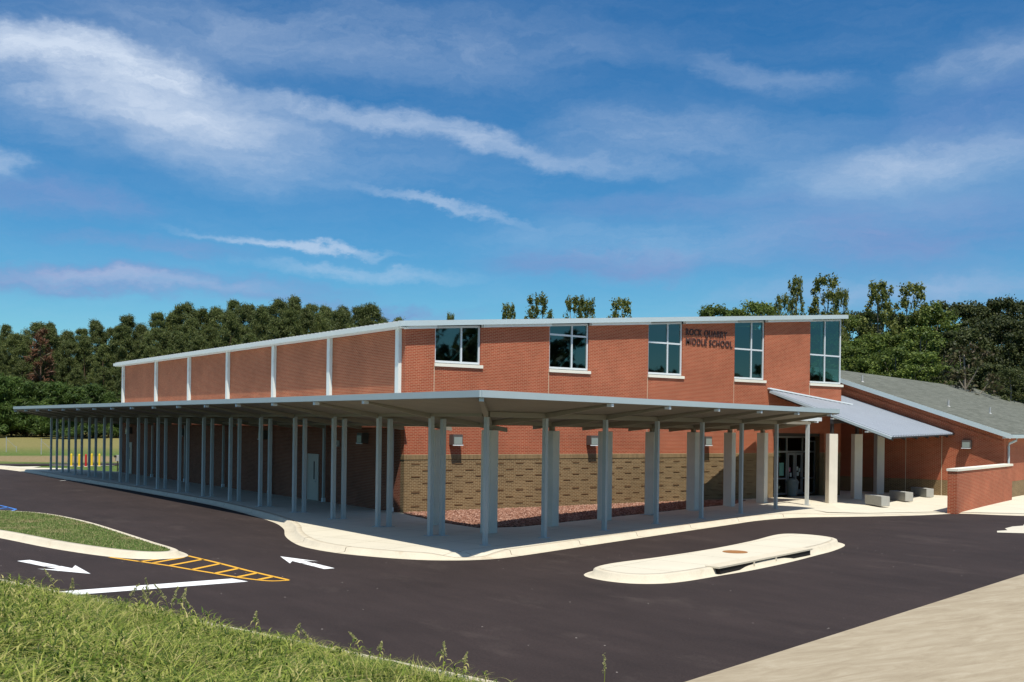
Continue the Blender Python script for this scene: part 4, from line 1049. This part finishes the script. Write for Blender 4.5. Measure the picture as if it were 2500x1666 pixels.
fpost(4.38,87.0,'braced metal fence post in the field nearer the canopy end')
# paths beyond the canopy end
tag(sheet('path', [(-9,59.2),(-4.8,58.2),(-3.9,55.4),(-2.2,55.6),(-3.2,53.6),(-4.9,53.9),(-6.3,55.5),(-9,57)], .05, M['pad_concrete']), kind='structure')
tag(sheet('path_strip', [(-.9,58.3),(3.5,55.9),(3.6,55.3),(-.9,57.6)], .05, M['pad_concrete']), kind='structure')

# ------------------------------------------------------------------ trees
def leaf_cloud(centres, radii, per, size, squash=.75, shell=.55, aspect=1.3):
    """small leaf quads scattered through clumps; returns V,F"""
    Vs = []; n_t = 0
    cs = np.repeat(np.array(centres), per, 0); rs = np.repeat(np.array(radii), per)
    n = len(cs)
    d_ = RNG.normal(size=(n,3)); d_ /= np.linalg.norm(d_, axis=1)[:,None]
    rad = rs*(shell+(1-shell)*RNG.random(n))*(.75+.5*RNG.random(n))
    pos = cs + d_*rad[:,None]*np.array([1,1,squash])
    if aspect > 2: pos = pos + RNG.normal(size=(n,3))*.20
    # leaf frames, loosely facing outwards and up
    nm = d_*.6 + RNG.normal(size=(n,3))*.7 + np.array([0,0,.35]); nm /= np.linalg.norm(nm, axis=1)[:,None]
    a = np.cross(nm, RNG.normal(size=(n,3))); a /= np.linalg.norm(a, axis=1)[:,None]; b = np.cross(nm, a)
    s = size*(.6+.8*RNG.random(n))[:,None]; bw_ = .38 if aspect < 2 else .24
    V = np.stack([pos-a*s*aspect*.5, pos-b*s*bw_, pos+a*s*aspect*.5, pos+b*s*bw_], 1).reshape(-1,3)
    F = np.arange(n*4).reshape(-1,4); return V, F
def limb_tree(mb, H, r0_, lean, limbs, trunk_top=.95):
    pts = []; n = 7
    for i in range(n+1):
        u = i/n*trunk_top; pts.append((lean[0]*u*u+random.uniform(-.1,.1)*u, lean[1]*u*u+random.uniform(-.1,.1)*u, H*u))
    mb.tube(pts, [r0_*(1-.85*i/n)+.02 for i in range(n+1)], 8)
    for (zu, end) in limbs:
        k = min(n-1, int(zu/trunk_top*n)); p = Vector(pts[k]); q = Vector(end)
        mid = p.lerp(q, .5)+Vector((0,0,-.1*(q-p).length+random.uniform(-.2,.2)))
        mb.tube([p, mid, q], [r0_*.35, r0_*.22, r0_*.06+.01], 5, False)
def make_tree(name, H, R, z0, nclump, per, size, leaf, bark, shape, label, cat, group, crad=(.9,1.5), trunk_r=.22, limb_vis=10, squash=.75, shell=.45):
    o = empty(name, (0,0,0)); tag(o, label, cat, group)
    cs = []; rs = []
    for i in range(nclump):
        u = (i+.5)/nclump; z = z0+(H-z0)*(u**.9)
        v = (z-z0)/(H-z0)
        if shape == 'pine': env = R*(.55+.6*math.sin(math.pi*min(1,v*.9+.12)))*(1-.55*v**3)
        elif shape == 'round': env = R*math.sqrt(max(.05, 1-(2*v-.92)**2*.92))
        elif shape == 'cone': env = R*(1-.8*v)+.2
        else: env = R*(.35+.65*math.sin(math.pi*(v*.8+.12)))
        a = i*2.399+random.uniform(-.5,.5); q = env*math.sqrt(random.uniform(.15,1.)) 
        cs.append((q*math.cos(a), q*math.sin(a), min(z+random.uniform(-.5,.5), H-.5))); rs.append(random.uniform(*crad)*(1-.35*v))
    mb = MB(); limbs = [(max(.1,(c_[2]-R*.5)/H*.95), c_) for c_ in random.sample(cs, min(limb_vis, len(cs)))]
    limb_tree(mb, H*.97, trunk_r, (random.uniform(-.6,.6), random.uniform(-.6,.6)), limbs)
    mb.build('trunk', M[bark], o, smooth=True)
    V, F = leaf_cloud(cs, rs, per, size, squash, shell, 3.0 if 'needles' in leaf else 1.3)
    npmesh('crown', V, F, M[leaf], o); return o
LP = 'pines of the wood beyond the field'; LPL = 'tall dark pine packed among others in the wood beyond the field'
pines = [make_tree('pine_tree', 22, 3.6, (3.5,6,2.5,7.5,4.5)[k_], 78, 360, .19, 'pine_needles', 'bark_pine', ('pine','round','pine','pine','round')[k_], LPL, 'tree', LP, (.9,1.75), shell=.1) for k_ in range(5)]
young = [make_tree('young_pine', 9.5, 2.9, .8, 40, 300, .22, 'young_pine_needles', 'bark_pine', 'cone', 'bushy young pine at the foot of the wood beyond the field', 'tree', 'young pines at the edge of the wood', (.8,1.3), .14, shell=.15) for _ in range(2)]
under = [make_tree('undergrowth_tree', 7.5, 2.8, .4, 20, 100, .42, 'dark_leaves', 'bark_grey', 'round', 'low dark leafy tree filling the shaded foot of the wood', 'tree', 'low trees at the foot of the wood', (1.0,1.6), .12) for _ in range(2)]
dead = make_tree('dying_pine', 22, 2.3, 9, 20, 70, .40, 'dead_needles', 'bark_pine', 'pine', 'reddish brown dying pine near the left edge of the wood', 'tree', None, (.7,1.2))
RH = 'hardwoods behind the classroom wing'
hard = [make_tree('hardwood_tree', 15, 4.0, 2.5, 70, 230, .20, 'hardwood_leaves', 'bark_grey', 'round', 'broad green hardwood massed with others behind the classroom wing', 'tree', RH, (.8,1.5), shell=.15) for _ in range(3)]
darkh = [make_tree('dark_hardwood', 16, 4.2, 2.0, 70, 230, .20, 'dark_leaves', 'bark_grey', 'round', 'dark leafy hardwood massed behind the classroom wing roof', 'tree', 'darker hardwoods behind the classroom wing', (.8,1.5), shell=.15) for _ in range(2)]
redh = make_tree('thin_hardwood', 12, 3.0, 2.0, 26, 90, .26, 'reddish_leaves', 'bark_grey', 'round', 'thin brownish half-bare tree before the dark hardwoods', 'tree', None, (.8,1.3))
pop = [make_tree('poplar_tree', 16, 2.2, 3.0, 90, 110, .19, 'poplar_leaves', 'bark_grey', 'poplar', 'tall loose poplar behind the school roof', 'tree', None, (.4,.85), .16, 7, 1.4, shell=.05) for _ in range(3)]
BASE = {}
KM = {}
for pr in pines+young+under+[dead]+hard+darkh+[redh]+pop: KM[pr.name] = kids(pr); BASE[pr.name] = (pr['label'], pr.get('group'))
used = set()
def plant(proto, px, depth, top, label=None, group=None, rot=None, wide=1.):
    """stand a tree at image column px (2500 wide), the given depth from the camera, crown top at image row top"""
    a = (px-1250)/2613; p = CAM + fw*depth + r0*depth*a
    z = float(terrain_h(np.array(p.x), np.array(p.y))); hor = 1044.3+.0129*(px-1250)
    H = (hor-top)/2613*depth+CAM.z-z
    if proto.name in used:
        c = proto.copy(); C.objects.link(c)
        for k_ in KM[proto.name]:
            d_ = k_.copy(); C.objects.link(d_); d_.parent = c
    else: c = proto; used.add(proto.name)
    z0 = PH[proto.name]; s = H/z0
    c.location = (p.x, p.y, z-.05); c.rotation_euler = (0,0,random.uniform(0,6.28) if rot is None else rot); w_ = wide*(.6+.4*s) if s > 1 else wide*max(s,.55)
    c.scale = (w_*random.uniform(.92,1.12), w_*random.uniform(.92,1.12), s)
    bl, bg_ = BASE[proto.name]
    c['label'] = label or bl
    if 'group' in c: del c['group']
    if group or (bg_ and not label): c['group'] = group or bg_
    return c
PH = {}
for pr in pines+[dead]: PH[pr.name] = 22.3
for pr in young: PH[pr.name] = 9.8
for pr in under: PH[pr.name] = 7.8
for pr in hard: PH[pr.name] = 15.4
for pr in darkh: PH[pr.name] = 16.4
PH[redh.name] = 12.3
for pr in pop: PH[pr.name] = 16.2
# skyline of the pine wood: (column, row of the tree tops)
sky_l = [(-60,790),(0,792),(60,800),(130,785),(200,796),(300,776),(390,768),(470,740),(560,735),(640,728),(700,736),(760,722),(830,728),(890,742),(945,768),(1010,800)]
def top_at(x):
    for (a, ya), (b, yb) in zip(sky_l, sky_l[1:]):
        if a <= x <= b: return ya+(yb-ya)*(x-a)/(b-a)
    return sky_l[-1][1] if x > 0 else sky_l[0][1]
x = -60; i = 0
while x < 1000:
    plant(pines[i%5], x, 238+random.uniform(-5,5), top_at(x)+random.uniform(-12,22), wide=random.uniform(.72,1.05)); x += random.uniform(30,42); i += 1
x = -50
while x < 960:
    plant(pines[i%5], x, 222+random.uniform(-5,5), top_at(x)+random.uniform(10,62), wide=random.uniform(.75,1.1)); x += random.uniform(34,50); i += 1
x = -70
while x < 720:
    plant(pines[i%5], x, 204+random.uniform(-4,4), top_at(x)+random.uniform(45,120)); x += random.uniform(48,72); i += 1
x = -50
while x < 420:
    if x < 230: plant(young[i%2], x, 186+random.uniform(-4,4), 915+random.uniform(-20,20)+max(0,x-100)*.3, wide=1.25)
    else: plant(young[i%2], x, 190, 955+random.uniform(-20,20))
    x += random.uniform(36,50); i += 1
x = -60
while x < 470:
    plant(under[i%2], x, 194+random.uniform(-3,3), 975+random.uniform(-18,18), wide=1.2); x += random.uniform(28,40); i += 1
dead2 = plant(dead, 98, 199, 800)
# trees rising over the school roof
EM = [(1096,758,'tiny tree top showing over the roof, alone above the first window'),(1238,735,'small round poplar top left of the twin-stemmed one over the roof'),(1312,714,'poplar with open branches over the roof between first and second windows'),
      (1400,716,'twin-headed poplar rising over the roof above the second window'),(1430,722,'right head of the twin poplar above the second window'),(1512,722,'loose poplar over the roof left of the third window'),
      (1740,735,'low broad tree showing over the roof above the school sign'),(1790,742,'low tree over the roof between the sign and fourth window'),(1850,724,'dense dark tree over the roof above the fourth window'),
      (1905,712,'thin poplar just left of the tall narrow one over the roof'),(1938,668,'tall narrow poplar over the roof, tallest left of the corner window'),(2010,666,'tall broad poplar above the corner window'),
      (2052,700,'side stem of the tall poplar at the roof corner'),(2145,680,'tall open poplar just right of the roof corner'),(2222,684,'second tall open poplar right of the roof corner')]
for j, (px, ty, lb) in enumerate(EM):
    pr = pop[j%3] if px not in (1740,1790,1850) else hard[j%3]
    plant(pr, px, 118+(j%3)*4, ty, lb, wide={1096:.34,1238:.6,1312:.95,1400:.65,1430:.6,1512:.9,1905:.5,1938:.55,2052:.5,2010:1.0}.get(px, 1.0))
# the mass behind the wing
sky_r = [(1960,770),(2060,752),(2130,748),(2200,752),(2260,740),(2300,720),(2340,745),(2380,728),(2430,716),(2500,722),(2580,720)]
def top_r(x):
    for (a, ya), (b, yb) in zip(sky_r, sky_r[1:]):
        if a <= x <= b: return ya+(yb-ya)*(x-a)/(b-a)
    return 725
x = 1975; j = 0
while x < 2570:
    pr = (hard+darkh)[j%5] if x < 2330 else darkh[j%2]
    plant(pr, x, 128+random.uniform(-3,3), top_r(x)+random.uniform(-4,14)); x += random.uniform(34,48); j += 1
x = 1990
while x < 2570:
    pr = hard[j%3] if x < 2300 else darkh[j%2]
    plant(pr, x, 112+random.uniform(-3,3), top_r(x)+random.uniform(30,80)); x += random.uniform(46,60); j += 1
x = 2010
while x < 2570:
    pr = hard[j%3] if x < 2280 else darkh[j%2]
    plant(pr, x, 98+random.uniform(-3,3), 850+random.uniform(-25,25)+(x-2010)*.05, wide=1.15); x += random.uniform(50,70); j += 1
plant(redh, 2360, 92, 832)
# remaining unused prototypes
for pr in list(PH):
    if pr not in used:
        o = bpy.data.objects[pr]
        for k_ in KM[pr]: bpy.data.objects.remove(k_)
        bpy.data.objects.remove(o)
# a wood across the road, seen only mirrored in the glass
cs = []; rs = []
for k in range(900):
    a = random.uniform(0,1); px_, py_ = 50+a*230, -122-a*10+random.uniform(-8,8)
    hh_ = 24-9*min(1,a*3)+2.5*math.sin(a*37)+2*math.sin(a*83)
    cs.append((px_, py_, random.uniform(1,hh_))); rs.append(random.uniform(2.0,3.4))
V, F = leaf_cloud(cs, rs, 45, 1.5, .8)
tag(npmesh('far_wood', V, F, M['dark_leaves']), 'distant wood mirrored as dark shapes in the upper windows', 'wood', kind='stuff')

# ------------------------------------------------------------------ grass bank
def blades(n, xy, h, wdt, bend, segs=3, lean=.0, zoff=0., ang=None):
    """bent tapering blades; xy (n,2) roots, h (n) heights"""
    z = terrain_h(xy[:,0], xy[:,1]); root = np.stack([xy[:,0], xy[:,1], z-.01+zoff], 1)
    a = RNG.random(n)*2*np.pi if ang is None else ang; out = np.stack([np.cos(a), np.sin(a), np.zeros(n)], 1); side = np.stack([-np.sin(a), np.cos(a), np.zeros(n)], 1)
    bd = bend*(.4+1.1*RNG.random(n)); V = []
    for k in range(segs+1):
        u = k/segs; c = root + out*(h*bd*u**2)[:,None] + np.array([0,0,1])*(h*(u-.35*bd*u**2.2))[:,None]
        ww = (wdt*(1-u**1.6)*.5 + .0006)[:,None]
        V += [c-side*ww, c+side*ww]
    V = np.stack(V, 1).reshape(-1,3); m = 2*(segs+1)
    b = (np.arange(n)*m)[:,None]; F = []
    for k in range(segs): F.append(b+np.array([[2*k,2*k+1,2*k+3,2*k+2]]))
    return V, np.stack(F, 1).reshape(-1,4)
def joinVF(lst):
    V = []; F = []; o_ = 0
    for v, f in lst: V.append(v); F.append(f+o_); o_ += len(v)
    return np.concatenate(V), np.concatenate(F)
def bank_pts(n, a0, a1, s0, s1):
    a = RNG.uniform(a0,a1,n); s = RNG.uniform(s0,s1,n); return np.stack([BC[0]+BD[0]*a+BN[0]*s, BC[1]+BD[1]*a+BN[1]*s], 1), a, s
# short turf over the whole bank
xy, a, s = bank_pts(85000, -4, 20, .10, 10.5)
hh = (.035+.06*RNG.random(len(a)))*(1+.8*(a < 8.5)*(a > 4)*(s < .9)); V1, F1 = blades(len(a), xy, hh, .006+.004*RNG.random(len(a)), .8, 2)
tag(npmesh('short_grass', V1, F1, M['turf_blades']), 'short turf on the bank beside the near kerb', 'grass', kind='stuff')
# tall weeds: clustered
xy, a, s = bank_pts(80000, -1, 17.5, .45, 9.5)
cl_n = np.sin(a*1.7+s*.9)+np.sin(a*.7-s*2.1+1.3)+.9*np.sin(a*3.1+s*2.7)
dens = np.clip(.85+.28*cl_n-.55*np.clip((a-11.5)/3,0,1)*(s < 5)-.45*(s < 1.0)-.55*(a < 3.5), .02, 1)
kp = RNG.random(len(a)) < dens; xy, a, s, cl_n = xy[kp], a[kp], s[kp], cl_n[kp]
hh = np.clip(.15+.17*(cl_n+1.6)/2.2, .10, .46)*(.55+.75*RNG.random(len(a)))*np.clip((s+.4)/2.2, .45, 1)*np.clip(.12+a/9, .12, 1)
V2, F2 = blades(len(a), xy, hh*.85, .007+.008*RNG.random(len(a)), 1.25, 3)
# arching broad leaves on stems
n = 24000; xy3, a3, s3 = bank_pts(n, 4.0, 17, .8, 9.5)
c3 = np.sin(a3*1.7+s3*.9)+np.sin(a3*.7-s3*2.1+1.3); kp = (c3 > -.35) & ((a3 < 13) | (s3 > 4)); xy3, s3, c3 = xy3[kp], s3[kp], c3[kp]; n = len(xy3)
V3, F3 = blades(n, xy3, (.24+.28*RNG.random(n)**2)*np.clip((s3+.3)/2.5,.45,1), .012+.018*RNG.random(n), 1.9, 4)
# leafy weed plants: alternate lance-shaped leaves up a stem, growing in clumps
npl = 5200; xy4, a4, s4 = bank_pts(npl, 1.0, 17.5, .5, 9.5)
c4 = np.sin(a4*2.3+s4*1.4+.6)+np.sin(a4*1.1-s4*2.6+2.1)+.8*np.sin(a4*4.3-s4*3.7)
kp = (c4 > -.25) & ((a4 > 3.6) | (s4 > 2.2)) & ((a4 < 12.8) | (s4 > 3.2) | (RNG.random(npl) < .12)); xy4, a4, s4, c4 = xy4[kp], a4[kp], s4[kp], c4[kp]; npl = len(xy4)
ph = (.15+.20*RNG.random(npl)**1.5+.08*np.clip(c4,0,2))*np.clip((s4+.5)/2.2,.45,1); nl = 11
rep = np.repeat(np.arange(npl), nl); u = np.tile((np.arange(nl)+.7)/nl, npl); ang = np.tile(np.arange(nl)*2.4, npl)+np.repeat(RNG.random(npl)*6.28, nl)
L = ph[rep]*(.46-.22*u)*(.7+.6*RNG.random(len(rep)))
V4, F4 = blades(len(rep), xy4[rep]+RNG.normal(size=(len(rep),2))*.012, L, 0.012+.013*RNG.random(len(rep)), 1.5, 3, 0., ph[rep]*u*.85, ang)
V, F = joinVF([(V2,F2),(V3,F3),(V4,F4)])
tag(npmesh('weeds', V, F, M['weed_blades']), 'tall yellow-green weeds covering the near grass bank', 'weeds', kind='stuff')
# seed-headed stalks standing clear of the weeds: individual plants
def stalk(a_, s_, H, label):
    x_, y_ = BC[0]+BD[0]*a_+BN[0]*s_, BC[1]+BD[1]*a_+BN[1]*s_; z_ = float(terrain_h(np.array(x_), np.array(y_)))
    o = empty('seed_stalk', (x_,y_,z_), random.uniform(0,6)); tag(o, label, 'weed', 'seed-headed weed stalks on the bank edge')
    lean = random.uniform(.10,.55); P = [(lean*H*u*u,0,H*u) for u in (0,.3,.6,.85,1)]
    MB().tube(P, [.006,.005,.004,.003,.002], 5).build('stem', M['weed_blades'], o)
    cs_ = np.array([(lean*H*u*u+random.uniform(-.05,.05)*(1.05-u)*2, random.uniform(-.05,.05)*(1.05-u)*2, H*u) for u in np.linspace(.60,1.04,34)])
    V_, F_ = leaf_cloud(cs_, np.full(len(cs_),.016), 4, .020, 1.2); npmesh('seed_head', V_, F_, M['seed_heads'], o)
    mb_ = MB()
    for k in range(5):
        u = .12+.13*k; b0 = Vector((lean*H*u*u,0,H*u)); an = random.uniform(0,6.28); L = H*.35; dv = Vector((math.cos(an),math.sin(an),0)); sd = Vector((-math.sin(an),math.cos(an),0))
        pts = [b0, b0+dv*L*.4+Vector((0,0,L*.35)), b0+dv*L*.8+Vector((0,0,L*.3)), b0+dv*L*1.1+Vector((0,0,-.02))]; ws = [.008,.017,.012,.001]
        v_ = []; 
        for p_, w__ in zip(pts, ws): v_ += [p_-sd*w__, p_+sd*w__]
        mb_.raw(v_, [(0,1,3,2),(2,3,5,4),(4,5,7,6)])
    mb_.build('leaves', M['weed_blades'], o)
for k, (a_, s_, H) in enumerate([(4.6,1.1,.55),(5.0,1.0,.42),(6.6,.8,.50),(7.0,.6,.66),(7.5,.5,.60),(7.25,.8,.45),(7.9,.35,.42),(9.6,.2,.36),(10.6,.15,.30),(12.1,.12,.34),(12.6,.18,.24),(14.0,.25,.40),(14.3,.15,.30),(8.4,.9,.55),(9.0,1.5,.6),(11.1,.3,.25)]):
    stalk(a_, s_, H, 'slender weed stalk with feathery seed head against the asphalt at the bank edge')
st_ = CAM+fw*15.2+r0*15.2*((1483-1250)/2613)
o = empty('grass_stalk', (st_.x, st_.y, .0)); tag(o, 'lone thin grass stalk standing on the asphalt near the sandy paving', 'weed')
MB().tube([(0,0,0),(.01,0,.28),(-.005,0,.5)], [.006,.005,.003], 5).build('stem', M['weed_blades'], o)
V_, F_ = leaf_cloud(np.array([(random.uniform(-.02,.02),0,.3+.22*u) for u in np.linspace(0,1,14)]), np.full(14,.02), 6, .02, 1.5); npmesh('seed_head', V_, F_, M['seed_heads'], o)
# clumps of grass hanging over the island edge
def isl_grass():
    n = 26000; x_ = RNG.uniform(-16.4,-11.8,n); y_ = RNG.uniform(-8.6,8.4,n)
    poly = np.array(inner); c = np.zeros(n, bool); j = len(poly)-1
    for i_ in range(len(poly)):
        xi, yi = poly[i_]; xj, yj = poly[j]; cond = ((yi > y_) != (yj > y_)) & (x_ < (xj-xi)*(y_-yi)/(yj-yi+1e-12)+xi); c ^= cond; j = i_
    x_, y_ = x_[c], y_[c]; n = len(x_); xy_ = np.stack([x_,y_],1)
    V_, F_ = blades(n, xy_, .035+.035*RNG.random(n), .010+.008*RNG.random(n), .8, 2)
    z0 = np.repeat(terrain_h(x_, y_), 6); V_[:,2] += .175-z0
    o_ = npmesh('grass_blades', V_, F_, M['turf_blades']); o_['kind'] = 'stuff'; adopt(o_, gi)
isl_grass()
